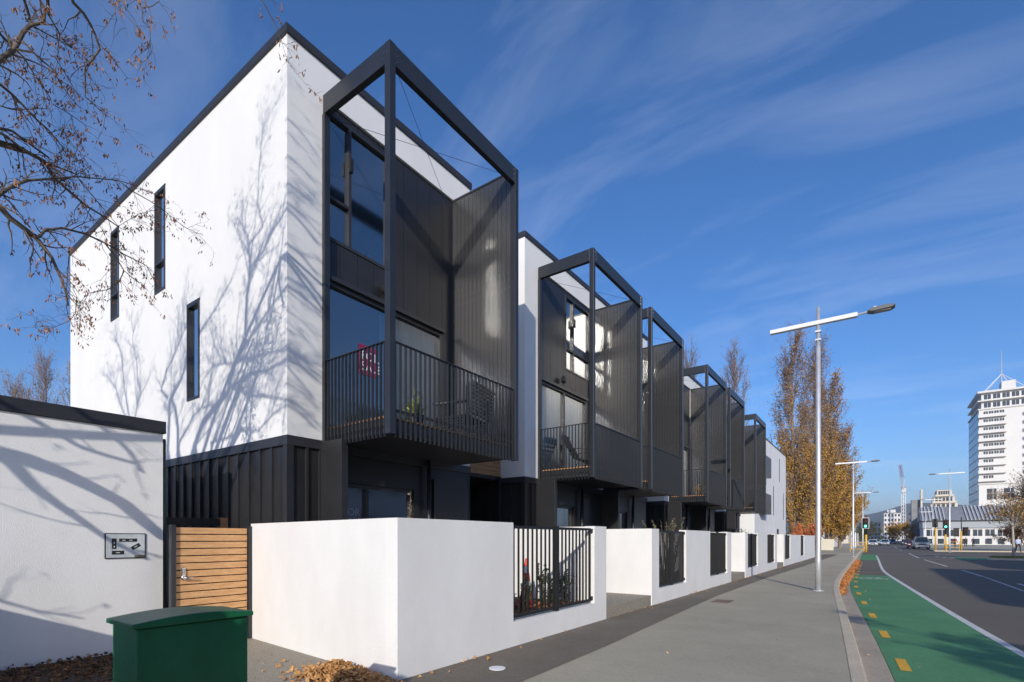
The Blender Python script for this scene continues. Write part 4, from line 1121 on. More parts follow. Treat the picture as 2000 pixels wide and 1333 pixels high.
# ------------------------------------------------------------------ big bare tree by the garage: limbs as (x, y, z, radius)
LIMB_S=[
 [(-6.78,-2.49,6.25,0.100),(-6.46,-2.42,6.63,0.094),(-5.98,-2.35,6.84,0.088),(-5.62,-2.27,6.96,0.082),(-5.52,-2.20,7.19,0.076),(-5.41,-2.13,7.38,0.069),(-5.14,-2.05,7.56,0.063),(-5.17,-1.98,7.84,0.057),(-5.17,-1.91,8.25,0.051),(-5.12,-1.83,8.53,0.045)],
 [(-5.15,-1.83,8.44,0.045),(-5.14,-1.77,8.63,0.038),(-5.21,-1.70,8.85,0.032),(-5.29,-1.63,9.11,0.025),(-5.45,-1.57,9.27,0.019),(-5.70,-1.50,9.49,0.012)],
 [(-5.10,-1.83,8.66,0.035),(-4.78,-1.69,8.74,0.029),(-4.55,-1.56,8.91,0.024),(-4.27,-1.42,9.04,0.018)],
 [(-5.23,-1.67,8.98,0.030),(-4.83,-1.60,9.09,0.026),(-5.02,-1.54,9.47,0.021),(-5.05,-1.47,9.65,0.017),(-5.05,-1.40,10.02,0.012),(-4.96,-1.34,10.56,0.008)],
 [(-5.12,-2.08,7.57,0.045),(-4.78,-2.00,7.73,0.038),(-4.41,-1.91,7.92,0.032),(-4.07,-1.83,8.05,0.025)],
 [(-5.35,-2.25,7.41,0.040),(-4.80,-1.96,7.25,0.033),(-4.19,-1.67,7.05,0.025)],
 [(-5.50,-2.33,7.06,0.055),(-4.96,-2.05,7.03,0.047),(-4.56,-1.78,6.89,0.038),(-4.24,-1.50,6.82,0.030)],
 [(-5.35,-2.25,7.39,0.030),(-5.72,-2.37,7.53,0.025),(-6.05,-2.49,7.61,0.021),(-6.31,-2.62,7.51,0.017),(-6.41,-2.74,7.39,0.012)],
 [(-5.45,-2.33,7.06,0.040),(-4.99,-2.00,6.67,0.034),(-4.62,-1.67,6.41,0.028),(-4.33,-1.34,6.15,0.022)],
 [(-7.42,-2.58,6.27,0.075),(-7.38,-2.64,6.76,0.068),(-7.47,-2.71,7.21,0.060),(-7.63,-2.78,7.45,0.052),(-7.40,-2.85,7.59,0.045),(-7.06,-2.92,7.81,0.037),(-6.79,-2.99,8.26,0.030)],
 [(-7.85,-2.66,6.33,0.085),(-7.74,-2.74,6.85,0.077),(-7.67,-2.82,7.43,0.069),(-7.43,-2.91,7.62,0.061),(-7.08,-2.99,7.82,0.053),(-6.80,-3.07,8.10,0.044),(-6.19,-3.15,8.63,0.036),(-5.52,-3.24,8.95,0.028),(-4.94,-3.32,9.32,0.020)],
 [(-7.82,-2.66,7.42,0.050),(-8.10,-2.76,7.68,0.043),(-7.78,-2.86,8.07,0.036),(-7.35,-2.96,8.36,0.029),(-6.87,-3.05,8.79,0.022),(-6.94,-3.15,9.46,0.015)],
 [(-7.40,-2.49,6.42,0.040),(-6.87,-2.38,6.77,0.033),(-6.59,-2.27,6.85,0.025),(-6.07,-2.16,6.78,0.018)],
 [(-6.36,-2.00,6.06,0.035),(-5.85,-1.83,5.99,0.032),(-5.42,-1.67,5.99,0.028),(-5.03,-1.50,5.85,0.025),(-4.71,-1.34,5.97,0.021),(-4.41,-1.17,5.99,0.018)],
 [(-9.20,-2.82,6.48,0.040),(-9.76,-2.96,7.61,0.034),(-9.94,-3.09,8.30,0.029),(-10.00,-3.22,9.06,0.023),(-10.23,-3.35,9.47,0.018),(-10.52,-3.48,9.64,0.012)],
 [(-9.51,-2.82,6.96,0.040),(-9.30,-2.93,7.56,0.035),(-9.01,-3.04,7.93,0.031),(-9.11,-3.15,8.30,0.026),(-9.13,-3.26,8.78,0.021),(-9.31,-3.37,9.34,0.017),(-8.94,-3.48,9.76,0.012)],
 [(-9.51,-2.82,6.96,0.030),(-10.18,-2.95,7.76,0.025),(-10.46,-3.07,8.31,0.020),(-10.94,-3.20,8.72,0.015),(-11.25,-3.32,8.88,0.010)],
 [(-6.96,-2.33,6.13,0.020),(-6.06,-2.19,6.53,0.017),(-5.64,-2.05,6.75,0.013),(-5.30,-1.91,6.35,0.010)],
]
LIMB_G=[
 [(-6.30,-2.50,4.28,0.085),(-6.36,-2.14,4.18,0.080),(-6.41,-1.73,4.02,0.075),(-6.47,-1.27,3.79,0.070),(-6.53,-0.87,3.58,0.065),(-6.58,-0.49,3.26,0.060),(-6.64,-0.17,3.02,0.055)],
 [(-6.30,-2.40,4.19,0.050),(-6.34,-2.12,3.88,0.045),(-6.38,-1.82,3.64,0.040),(-6.43,-1.51,3.42,0.035),(-6.47,-1.17,3.16,0.030),(-6.51,-0.63,2.83,0.025)],
 [(-6.08,-2.65,4.93,0.030),(-6.15,-2.28,4.73,0.028),(-6.21,-1.93,4.54,0.025),(-6.28,-1.54,4.41,0.022),(-6.34,-1.05,4.28,0.020)],
 [(-6.17,-2.05,5.06,0.030),(-6.21,-1.77,4.88,0.027),(-6.26,-1.48,4.69,0.024),(-6.30,-1.22,4.47,0.021),(-6.34,-1.00,4.18,0.018)],
 [(-6.17,-1.73,4.90,0.015),(-6.21,-1.34,4.86,0.013),(-6.26,-0.93,4.72,0.010)],
 [(-5.91,-3.48,3.05,0.020),(-6.00,-3.05,2.81,0.017),(-6.08,-2.58,2.59,0.013),(-6.17,-1.99,2.38,0.010)],
]
LIMB_V=[
 [(-6.90,1.09,4.80,0.045),(-6.90,1.15,4.77,0.041),(-6.90,1.22,4.70,0.037),(-6.90,1.34,4.64,0.033),(-6.90,1.43,4.58,0.028),(-6.90,1.53,4.45,0.024),(-6.90,1.59,4.30,0.020),(-6.90,1.64,4.15,0.016),(-6.90,1.66,4.01,0.012)],
 [(-6.90,1.43,4.62,0.022),(-6.96,1.49,4.74,0.020),(-7.01,1.64,4.85,0.017),(-7.07,1.85,4.91,0.015),(-7.13,2.04,4.92,0.012),(-7.19,2.24,4.90,0.010),(-7.24,2.48,4.89,0.007),(-7.30,2.61,4.72,0.005)],
 [(-7.10,2.03,4.90,0.012),(-7.12,2.13,4.81,0.011),(-7.13,2.22,4.68,0.009),(-7.15,2.18,4.55,0.008),(-7.17,2.08,4.42,0.007),(-7.18,1.90,4.31,0.005),(-7.20,1.86,4.17,0.004)],
 [(-7.10,2.21,4.67,0.006),(-7.15,2.31,4.64,0.005),(-7.20,2.47,4.61,0.003)],
 [(-6.60,1.04,4.66,0.030),(-6.63,1.10,4.76,0.026),(-6.67,1.19,4.91,0.022),(-6.70,1.31,5.04,0.018),(-6.73,1.52,5.19,0.014),(-6.77,1.70,5.33,0.010),(-6.80,2.07,5.51,0.006)],
 [(-7.00,1.34,5.48,0.030),(-7.03,1.50,5.48,0.026),(-7.07,1.59,5.37,0.023),(-7.10,1.71,5.32,0.019),(-7.13,1.87,5.25,0.015),(-7.17,2.02,5.24,0.012),(-7.20,2.19,5.20,0.008)],
 [(-6.80,1.71,5.34,0.008),(-6.88,1.89,5.23,0.007),(-6.95,2.11,5.08,0.005),(-7.02,2.32,5.35,0.004),(-7.10,2.55,5.56,0.003)],
 [(-6.80,2.07,5.51,0.010),(-6.84,2.18,5.49,0.009),(-6.88,2.39,5.49,0.007),(-6.92,2.57,5.47,0.006),(-6.96,2.78,5.41,0.004),(-7.00,3.01,5.43,0.003)],
 [(-6.90,1.67,4.59,0.008),(-6.89,1.64,4.14,0.007),(-6.87,1.72,4.11,0.007),(-6.86,1.71,3.94,0.006),(-6.84,1.66,3.84,0.005),(-6.83,1.54,3.73,0.004),(-6.81,1.42,3.64,0.004),(-6.80,1.36,3.68,0.003)],
 [(-6.30,1.00,5.70,0.035),(-6.27,1.04,5.77,0.032),(-6.24,1.13,5.92,0.029),(-6.21,1.18,6.09,0.026),(-6.19,1.22,6.17,0.024),(-6.16,1.31,6.26,0.021),(-6.13,1.31,6.35,0.018),(-6.10,1.27,6.39,0.015)],
 [(-6.50,1.05,6.20,0.018),(-6.53,1.09,6.18,0.016),(-6.57,1.17,6.16,0.014),(-6.60,1.26,6.14,0.011),(-6.63,1.34,6.05,0.009),(-6.67,1.46,5.94,0.007),(-6.70,1.48,5.93,0.005)],
 [(-5.80,1.40,6.38,0.022),(-5.84,1.44,6.35,0.020),(-5.87,1.52,6.34,0.019),(-5.91,1.58,6.31,0.017),(-5.95,1.63,6.27,0.015),(-5.98,1.67,6.19,0.014),(-6.02,1.62,6.07,0.012),(-6.05,1.58,5.99,0.011),(-6.09,1.59,5.87,0.009),(-6.13,1.60,5.77,0.007),(-6.16,1.70,5.75,0.006),(-6.20,1.79,5.74,0.004)],
 [(-6.10,1.33,6.30,0.012),(-6.15,1.39,6.27,0.010),(-6.20,1.46,6.23,0.009),(-6.25,1.52,6.24,0.007),(-6.30,1.59,6.31,0.005)],
 [(-6.20,1.24,6.19,0.010),(-6.23,1.36,6.22,0.008),(-6.27,1.46,6.26,0.006),(-6.30,1.52,6.28,0.004)],
 [(-6.70,1.06,5.85,0.022),(-6.73,1.12,5.85,0.020),(-6.76,1.21,5.83,0.017),(-6.79,1.30,5.79,0.015),(-6.81,1.39,5.74,0.013),(-6.84,1.49,5.71,0.011),(-6.87,1.60,5.63,0.008),(-6.90,1.64,5.59,0.006)],
 [(-6.50,1.23,6.22,0.012),(-6.54,1.34,6.18,0.010),(-6.58,1.46,6.17,0.009),(-6.62,1.54,6.09,0.007),(-6.66,1.62,6.04,0.006),(-6.70,1.71,6.01,0.004)],
 [(-6.50,1.46,6.25,0.006),(-6.55,1.56,6.16,0.005),(-6.60,1.67,6.06,0.003)],
 [(-6.60,1.47,5.84,0.006),(-6.63,1.60,5.85,0.005),(-6.67,1.73,5.85,0.004),(-6.70,1.79,5.80,0.003)],
 [(-6.90,1.11,5.52,0.020),(-6.93,1.24,5.58,0.017),(-6.97,1.36,5.56,0.015),(-7.00,1.53,5.52,0.012)],
 [(-6.90,1.11,5.49,0.020),(-6.93,1.20,5.50,0.018),(-6.95,1.31,5.46,0.015),(-6.97,1.50,5.44,0.013),(-7.00,1.75,5.48,0.010)],
 [(-6.60,1.06,5.56,0.010),(-6.65,1.19,5.62,0.007),(-6.70,1.46,5.84,0.004)],
 [(-5.00,1.53,6.00,0.008),(-5.00,1.49,5.86,0.006),(-5.00,1.50,5.78,0.005),(-5.00,1.51,5.76,0.003)],
 [(-5.00,1.53,6.00,0.008),(-5.00,1.56,5.92,0.006),(-5.00,1.57,5.88,0.004)],
 [(-5.00,1.62,6.06,0.007),(-5.00,1.68,6.00,0.006),(-5.00,1.69,5.89,0.005),(-5.00,1.74,5.89,0.005),(-5.00,1.74,5.78,0.004),(-5.00,1.72,5.69,0.003)],
 [(-5.00,1.68,6.00,0.006),(-5.00,1.75,6.07,0.005),(-5.00,1.81,6.17,0.004)],
 [(-4.80,2.54,6.78,0.008),(-4.80,2.64,6.69,0.007),(-4.80,2.72,6.61,0.005),(-4.80,2.79,6.49,0.003),(-4.80,2.84,6.38,0.002)],
 [(-6.90,1.44,5.79,0.008),(-6.93,1.51,5.73,0.007),(-6.95,1.62,5.86,0.005),(-6.97,1.72,5.75,0.004),(-7.00,1.80,5.72,0.003)],
]
LIMB_W=[
 [(-4.29,-1.42,10.38,0.014),(-4.07,-1.51,10.48,0.011),(-3.85,-1.67,10.50,0.008)],
 [(-4.20,-1.58,10.25,0.008),(-3.98,-1.68,10.34,0.006),(-3.76,-1.83,10.35,0.005)],
 [(-4.33,-1.34,9.77,0.012),(-4.11,-1.43,9.91,0.010),(-3.89,-1.59,9.97,0.007)],
 [(-4.16,-1.67,9.76,0.007),(-3.94,-1.76,9.87,0.006),(-3.72,-1.92,9.90,0.004)],
 [(-4.24,-1.50,9.43,0.018),(-4.03,-1.60,9.59,0.014),(-3.81,-1.75,9.67,0.011)],
 [(-4.20,-1.58,9.20,0.012),(-3.98,-1.68,9.31,0.010),(-3.76,-1.83,9.34,0.007)],
 [(-4.24,-1.50,9.07,0.020),(-4.03,-1.60,9.13,0.016),(-3.81,-1.75,9.12,0.012)],
 [(-4.29,-1.42,8.51,0.022),(-4.07,-1.51,8.59,0.018),(-3.85,-1.67,8.59,0.013)],
 [(-4.16,-1.67,8.30,0.010),(-3.94,-1.76,8.39,0.008),(-3.72,-1.92,8.40,0.006)],
 [(-4.07,-1.83,8.17,0.022),(-3.85,-1.93,8.32,0.018),(-3.63,-2.08,8.40,0.013)],
 [(-4.12,-1.75,8.00,0.024),(-3.90,-1.84,8.13,0.019),(-3.68,-2.00,8.18,0.014)],
 [(-4.16,-1.67,7.61,0.010),(-3.94,-1.76,7.70,0.008),(-3.72,-1.92,7.72,0.006)],
 [(-4.24,-1.50,7.38,0.009),(-4.03,-1.60,7.43,0.007),(-3.81,-1.75,7.40,0.005)],
 [(-4.16,-1.67,7.04,0.024),(-3.94,-1.76,7.12,0.019),(-3.72,-1.92,7.12,0.014)],
 [(-4.24,-1.50,6.80,0.028),(-4.03,-1.60,6.92,0.022),(-3.81,-1.75,6.96,0.017)],
 [(-4.33,-1.34,6.67,0.012),(-4.11,-1.43,6.60,0.010),(-3.89,-1.59,6.46,0.007)],
 [(-4.29,-1.42,6.42,0.010),(-4.07,-1.51,6.49,0.008),(-3.85,-1.67,6.47,0.006)],
 [(-4.33,-1.34,6.13,0.018),(-4.11,-1.43,6.22,0.014),(-3.89,-1.59,6.23,0.011)],
 [(-4.42,-1.17,5.97,0.018),(-4.20,-1.27,6.05,0.014),(-3.98,-1.42,6.04,0.011)],
]
TB = Vector((-6.95, -2.75, 0))
tree = thing('bare_tree', 'large bare tree with withered leaves reaching in above the garage', 'tree', tuple(TB))
rng = random.Random(21)
wood, twigs, crown = MB(), MB(), MB()
def rel(p, k=1.0): return (p[0]-TB.x, p[1]-TB.y, p[2], p[3]*k)
def wob(a, b, n, r0, r1, amp):
    """curved connector between two points"""
    a, b = Vector(a), Vector(b); out = []
    o = Vector((rng.gauss(0, amp), rng.gauss(0, amp), abs(rng.gauss(0, amp))))
    for i in range(n+1):
        t = i/n; p = a.lerp(b, t) + o*math.sin(math.pi*t); out.append((*p, r0+(r1-r0)*t))
    return out
FORK = [(0, 0, 3.6), (-.15, .05, 4.3), (.2, .1, 4.6), (.1, -.1, 5.0)]
wood.tube([(0, 0, -.05, .36), (.02, .01, .3, .27), (0, 0, 1.2, .23), (-.03, .02, 2.4, .21), (0, 0, 3.6, .19), (-.05, .02, 4.4, .15), (.02, .0, 5.2, .11)], 14)
def grow_twigs(pts, step, ln, leafp, depth=0, droop=0.0, up=.35):
    for a, b in zip(pts, pts[1:]):
        A, Bv = Vector(a[:3]), Vector(b[:3]); d = Bv-A; le = d.length
        if le < 1e-4: continue
        d.normalize(); n = le/step; n = int(n) + (1 if rng.random() < n-int(n) else 0)
        for k in range(n):
            t = rng.random(); p = A.lerp(Bv, t); r = (a[3]+(b[3]-a[3])*t)
            side = Vector((rng.gauss(0, 1), rng.gauss(0, 1), rng.gauss(up-droop, .8))); side -= d*side.dot(d)*.6
            if side.length < .1: continue
            q = (side.normalized()*.8 + d*rng.uniform(.2, 1.0)).normalized()
            L_ = ln*rng.uniform(.45, 1.25); rr = max(.0022, min(r*.55, .011 if depth == 0 else .004))
            pp = [(*p, rr)]; cur = p.copy(); cd = q.copy(); ns = 4
            for s_ in range(ns):
                cd = (cd + Vector((rng.gauss(0, .22), rng.gauss(0, .22), rng.gauss(.05-droop*.5, .22)))).normalized()
                cur = cur + cd*L_/ns; pp.append((*cur, rr*(1-.7*(s_+1)/ns)))
            twigs.tube(pp, 3, cap=False)
            if depth < 1: grow_twigs(pp, step*1.15, ln*.42, leafp, depth+1, droop, up)
            if rng.random() < leafp:
                for _ in range(rng.randint(3, 7)):
                    crown.leaf(cur + Vector((rng.gauss(0, .016), rng.gauss(0, .016), rng.gauss(-.012, .016))), (rng.gauss(0, .45), rng.gauss(0, .45), -1.0), .015, .042, rng)
def side_limbs(pts, n, ln):
    for k in range(n):
        j = rng.randint(0, len(pts)-2); a, b = pts[j], pts[j+1]; t = rng.random()
        p = Vector(a[:3]).lerp(Vector(b[:3]), t); r = min(.016, (a[3]+b[3])*.3)
        d = (Vector(b[:3])-Vector(a[:3])).normalized()*.7 + Vector((rng.gauss(0, .6), rng.gauss(0, .4), rng.gauss(.35, .4))); d.normalize()
        L_ = ln*rng.uniform(.5, 1.3); out = [(*p, r)]
        for s_ in range(6):
            d = (d + Vector((rng.gauss(0, .16), rng.gauss(0, .16), rng.gauss(.06, .16)))).normalized(); p = p + d*L_/6
            out.append((*p, r*(1-.75*(s_+1)/6)))
        wood.tube(out, 5, cap=False); grow_twigs(out, .10, .42, .22)
for pl_ in LIMB_S:
    q = [rel(p, .78) for p in pl_]; wood.tube(q, 8); grow_twigs(q, .11, .5, .22); side_limbs(q, 6, 1.1)
for pl_ in LIMB_W:
    q = [rel(p) for p in pl_]; wood.tube(q, 6); grow_twigs(q, .16, .40, .2)
for pl_ in LIMB_G:
    q = [rel(p) for p in pl_]; wood.tube(q, 8); grow_twigs(q, .45, .45, .12)
for pl_ in LIMB_V:
    q = [rel(p, .68) for p in pl_]; wood.tube(q, 7); grow_twigs(q, .075, .33, .55, 0, .25, .1)
# connectors from the trunk to the traced limbs
def conn(i, lst, z, r): 
    e = rel(lst[i][0]); wood.tube(wob((0, 0, z), e[:3], 7, r, e[3], .18), 9)
conn(0, LIMB_S, 4.5, .15); conn(9, LIMB_S, 4.3, .12); conn(10, LIMB_S, 4.2, .13); conn(13, LIMB_S, 5.0, .06); conn(14, LIMB_S, 4.4, .08); conn(15, LIMB_S, 4.4, .07); conn(12, LIMB_S, 5.0, .06); conn(17, LIMB_S, 5.0, .05)
conn(0, LIMB_G, 3.6, .12); conn(2, LIMB_G, 4.4, .06); conn(3, LIMB_G, 4.6, .06); conn(5, LIMB_G, 2.8, .04)
for i, z, r in ((0, 3.5, .07), (4, 3.9, .05), (5, 4.4, .05), (9, 4.6, .06), (10, 4.9, .04), (14, 4.6, .04), (18, 4.2, .035), (19, 4.1, .035), (20, 4.7, .03)): conn(i, LIMB_V, z, r)
hi = (-5.3-TB.x, .3-TB.y, 7.6)
wood.tube(wob((0, 0, 5.1), hi, 7, .07, .035, .2), 8)
for i in (11, 12, 13, 21, 23, 25): e = rel(LIMB_V[i][0]); wood.tube(wob(hi, e[:3], 5, .028, e[3], .1), 7)
for i in (15, 16, 17, 26): pass
wood.build('trunk', M_bark, tree, smooth=True)
twigs.build('twigs', M_twig, tree)['kind'] = 'stuff'
crown.build('crown', M_leafb, tree)

# ------------------------------------------------------------------ poplars
def poplar(x, y, H, rad, seed, label, gold=.35, leaves=5200, size=.17, top_bare=.48):
    rng = random.Random(seed)
    t = thing('poplar_tree', label, 'tree', (x, y, 0), 0, 'tall poplars beyond the terrace')
    w, tw, lf, rf = MB(), MB(), MB(), MB()
    w.tube([(0, 0, -.05, H*.014), (0, .1, H*.12, H*.010), (.1, 0, H*.5, H*.006), (.0, .1, H*.92, .03)], 9)
    nb = int(H*4.0)
    lobes = [(rng.uniform(0, 6.283), rng.uniform(.6, 1)) for _ in range(6)]
    for i in range(nb):
        f = (i+rng.random())/nb; z0 = H*(.03+.84*f**1.15)
        a = rng.uniform(0, 6.283)
        L_ = H*(.30-.17*f)*rng.uniform(.65, 1.15); reach = rad*(1-.72*f)*rng.uniform(.45, 1.05)
        r0 = .055*(1-.7*f)
        pts = [(.1*f, .05, z0, r0)]
        for s_ in range(1, 6):
            q = s_/5; out = reach*math.sin(q*1.35)/math.sin(1.35)
            pts.append((math.cos(a)*out + rng.gauss(0, .10), math.sin(a)*out + rng.gauss(0, .10), z0+L_*(q**1.15), r0*(1-.82*q)))
        w.tube(pts, 4, cap=False)
        bden = rng.choice((.25, .6, 1.0, 1.5, 1.9)); bg_ = rng.uniform(.3, 1.6)
        for k in range(20):
            q = rng.uniform(.12, 1); j = min(4, int(q*5)); fr = q*5-j
            p = Vector(pts[j][:3]).lerp(Vector(pts[j+1][:3]), fr)
            d = Vector((math.cos(a)*.35+rng.gauss(0, .35), math.sin(a)*.35+rng.gauss(0, .35), rng.uniform(.7, 1.4))).normalized()
            ll = rng.uniform(.6, 1.7)
            e = p + d*ll
            tw.tube([(*p, .016), (*(p+d*ll*.5+Vector((rng.gauss(0, .07), rng.gauss(0, .07), 0))), .011), (*e, .005)], 3, cap=False)
            zf = e.z/H
            pr = leaves/(nb*20)*bden
            g = gold*max(0, 1.3-zf*1.75) + .14*gold
            if zf < .45: pr *= 1.6
            if zf > 1-top_bare: pr *= .42
            m_ = int(pr) + (1 if rng.random() < pr-int(pr) else 0)
            clump = rng.random() < g*bg_
            for _ in range(m_*2 if clump else m_):
                c = p.lerp(e, rng.uniform(.2, 1.1)) + Vector((rng.gauss(0, .16), rng.gauss(0, .16), rng.gauss(0, .16)))
                (lf if clump else rf).leaf(c, (rng.gauss(0, 1), rng.gauss(0, 1), rng.gauss(0, 1)), size*.62, size*rng.uniform(.6, 1.1), rng)
    w.build('trunk', M_poptwig, t); tw.build('twigs', M_poptwig, t)['kind'] = 'stuff'
    if lf.v: lf.build('crown', M_popgold, t)
    if rf.v: rf.build('faded_crown', M_poprust, t)
    return t
poplar(-8.2, 67.5, 26.2, 3.4, 31, 'tall poplar just left of the near lamp post, brown above and golden below', .8, 15000, .21)
poplar(-6.6, 75.0, 27.0, 3.6, 32, 'tall poplar directly behind the near lamp post', .9, 16000, .21)
poplar(-5.6, 84.0, 24.5, 4.4, 33, 'broad golden poplar on the right of the poplar group', 1.15, 22000, .24)
poplar(-5.0, 97.0, 20.0, 4.6, 34, 'low golden poplar leaning towards the road', 1.3, 20000, .26)
poplar(-14.2, 66.0, 25.5, 3.2, 35, 'slim poplar above the last terrace balcony', .4, 6500, .19)
poplar(-19.5, 66.0, 26.5, 2.4, 36, 'thin bare poplar tip above the fourth balcony frame', .1, 3200)
poplar(-24.5, 66.0, 24.0, 2.4, 37, 'poplar mostly hidden behind the second terrace house', .1, 2500)
poplar(-105.0, 19.0, 27.0, 4.0, 38, 'leftmost bare poplar above the garage roof', .05, 3000, .24)
poplar(-98.0, 21.0, 29.5, 3.6, 39, 'middle bare poplar above the garage roof', .05, 3000, .24)
poplar(-94.5, 23.5, 28.0, 3.2, 40, 'bare poplar against the white side wall above the garage', .05, 3000, .24)
poplar(-112.0, 21.0, 27.0, 4.0, 41, 'bare poplar at the far left edge above the garage', .05, 3000, .24)

# ------------------------------------------------------------------ broad street trees
def broad(x, y, H, rad, seed, label, m_, leaves, trunk_h, tr=.1, size=.12, bark=None, twigk=9, name='street_tree', group='street trees across the road'):
    rng = random.Random(seed)
    t = thing(name, label, 'tree', (x, y, 0), 0, group)
    w, tw, lf = MB(), MB(), MB()
    w.tube([(0, 0, -.15, tr*1.3), (.03, 0, trunk_h*.3, tr), (-.03, .03, trunk_h, tr*.75), (0, 0, H*.8, tr*.25)], 9)
    for i in range(26):
        z0 = trunk_h*rng.uniform(.8, 1) + (H-trunk_h)*rng.uniform(0, .55); a = rng.uniform(0, 6.283); el = rng.uniform(.15, 1.15)
        L_ = rad*rng.uniform(.6, 1.1); p = Vector((0, 0, z0)); d = Vector((math.cos(a)*math.cos(el), math.sin(a)*math.cos(el), math.sin(el)))
        pts = [(*p, tr*.38)]
        for s_ in range(5):
            d = (d + Vector((rng.gauss(0, .2), rng.gauss(0, .2), rng.gauss(.03, .18)))).normalized(); p = p + d*L_/5; pts.append((*p, tr*.38*(1-.8*(s_+1)/5)))
        w.tube(pts, 5, cap=False)
        for k in range(twigk):
            j = rng.randint(1, 4); q = Vector(pts[j][:3]).lerp(Vector(pts[j+1][:3]), rng.random())
            dd = (d + Vector((rng.gauss(0, .8), rng.gauss(0, .8), rng.gauss(.1, .7)))).normalized(); ll = rad*rng.uniform(.15, .4)
            e = q+dd*ll
            mid = q.lerp(e, .5)+Vector((rng.gauss(0, .05), rng.gauss(0, .05), rng.gauss(0, .05)))
            tw.tube([(*q, tr*.09+.003), (*mid, tr*.06+.003), (*e, .004)], 3, cap=False)
            for _ in range(3):
                e2 = e + Vector((rng.gauss(0, .2), rng.gauss(0, .2), rng.gauss(.05, .2)))*rad*.3
                tw.tube([(*mid.lerp(e, rng.random()), tr*.04+.003), (*e2, .003)], 3, cap=False)
                n_ = leaves/(26*twigk*3); n_ = int(n_) + (1 if rng.random() < n_-int(n_) else 0)
                for _ in range(n_):
                    c = e.lerp(e2, rng.random()) + Vector((rng.gauss(0, .12), rng.gauss(0, .12), rng.gauss(0, .12)))*rad*.35
                    lf.leaf(c, (rng.gauss(0, 1), rng.gauss(0, 1), rng.gauss(0, 1)), size*.7, size*rng.uniform(.7, 1.2), rng)
    w.build('trunk', bark or M_bark, t, smooth=True); tw.build('twigs', M_twig, t)['kind'] = 'stuff'
    if lf.v: lf.build('crown', m_, t)
    return t
M_pale = mat('pale_bark', (.42, .38, .33), .8, var=.2, vscale=6)
broad(8.65, 55.7, 5.2, 1.9, 51, 'young street tree with pale trunk and thin orange leaves on the planted island', M_popgold, 1700, 2.6, .09, .11, M_pale)
broad(15.6, 85.5, 9.6, 4.2, 52, 'large bare crowned tree at the right edge before the white tower', M_poprust, 2600, 3.0, .22, .16, twigk=30)
broad(17.5, 92, 6.0, 3.2, 53, 'bushy tree with rust and gold leaves at the right edge', M_popgold, 7000, 1.0, .14, .16)
broad(14.6, 92.5, 4.4, 2.4, 54, 'low dark bush tree behind the pale trunked street tree', M_mulch, 3000, .6, .1, .16)
broad(3.8, 190, 6.5, 2.8, 55, 'small orange tree in the distance down the road', M_popgold, 2200, 1.4, .12, .3)
broad(7.6, 215, 8.0, 3.0, 56, 'second small orange tree in the distance, near the crane', M_popgold, 2200, 1.6, .12, .3)
broad(-3.4, 210, 7.0, 3.6, 57, 'dark green tree at the far left of the street end', M_shrub, 3000, 1.2, .15, .3)
broad(11.6, -7.6, 9.0, 3.2, 58, 'leafy evergreen tree shading the cycle lane', M_shrub, 12000, 2.2, .2, .2, name='evergreen_tree')
# planted kerbed island under the young tree
isl = MB(); isl.prism([(7.0+1.0*0, 54.6), (8.6, 54.3), (10.2, 55.2), (10.3, 56.4), (8.7, 57.0), (7.2, 56.0)], ZR-.02, .04)
isl.build('kerb_island', M_kerb)['kind'] = 'structure'
rng = random.Random(61); mb = MB()
for k in range(1400):
    a, r = rng.uniform(0, 6.283), math.sqrt(rng.random())
    mb.leaf((8.65+1.35*r*math.cos(a), 55.65+.9*r*math.sin(a), .04), (rng.gauss(0, .5), rng.gauss(0, .5), 1), .05, .16, rng)
tag(mb.build('grass', mat('island_grass', (.2, .2, .05), .8, island=True, cols=((.12, .15, .03), (.28, .27, .06), (.2, .2, .05)))), 'yellow green grass on the kerbed tree island', 'grass', kind='stuff')
# ------------------------------------------------------------------ buildings across the road and far behind
M_cream = mat('cream_render', (.62, .56, .46), .8, var=.06, vscale=.3)
M_pwall = mat('pale_render', (.66, .65, .63), .8, var=.06, vscale=.3)
M_roofg = mat('roof_grey', (.22, .23, .24), .6, var=.15, vscale=.5)
M_win = mat('far_window', (.05, .065, .085), .12)
M_twhite = mat('tower_white', (.70, .69, .67), .75, var=.03, vscale=.2)
M_tsteel = mat('tower_glazing', (.10, .14, .22), .15, var=.25, vscale=.4)

def simple_block(name, label, x0, x1, y0, y1, H, m_, floors, nx, ny, roof=None, z0=0, cat='building', faces='xy', wfrac=.55):
    """block with window openings built as recessed panes with frames on the street (-x) and near (-y) faces"""
    t = thing(name, label, cat, (x0, y0, z0)); W, D = x1-x0, y1-y0
    B('wall', t, m_, 0, W, 0, D, 0, H)
    B('roof', t, roof or M_roofg, -.15, W+.15, -.15, D+.15, H+.002, H+.35)
    fh = H/floors
    for k in range(floors):
        za, zb = k*fh+fh*.30, k*fh+fh*.82
        if 'x' in faces:
            s_ = D/ny
            for j in range(ny):
                c = (j+.5)*s_
                w = MB(); w.box(-.06, -.002, c-s_*wfrac/2-.08, c+s_*wfrac/2+.08, za-.08, zb+.08); w = w.build('window', M_pwall, t)
                B('pane', w, M_win, -.08, -.062, c-s_*wfrac/2, c+s_*wfrac/2, za, zb)
        if 'y' in faces:
            s_ = W/nx
            for j in range(nx):
                c = (j+.5)*s_
                w = MB(); w.box(c-s_*wfrac/2-.08, c+s_*wfrac/2+.08, -.06, -.002, za-.08, zb+.08); w = w.build('window', M_pwall, t)
                B('pane', w, M_win, c-s_*wfrac/2, c+s_*wfrac/2, -.08, -.062, za, zb)
    return t
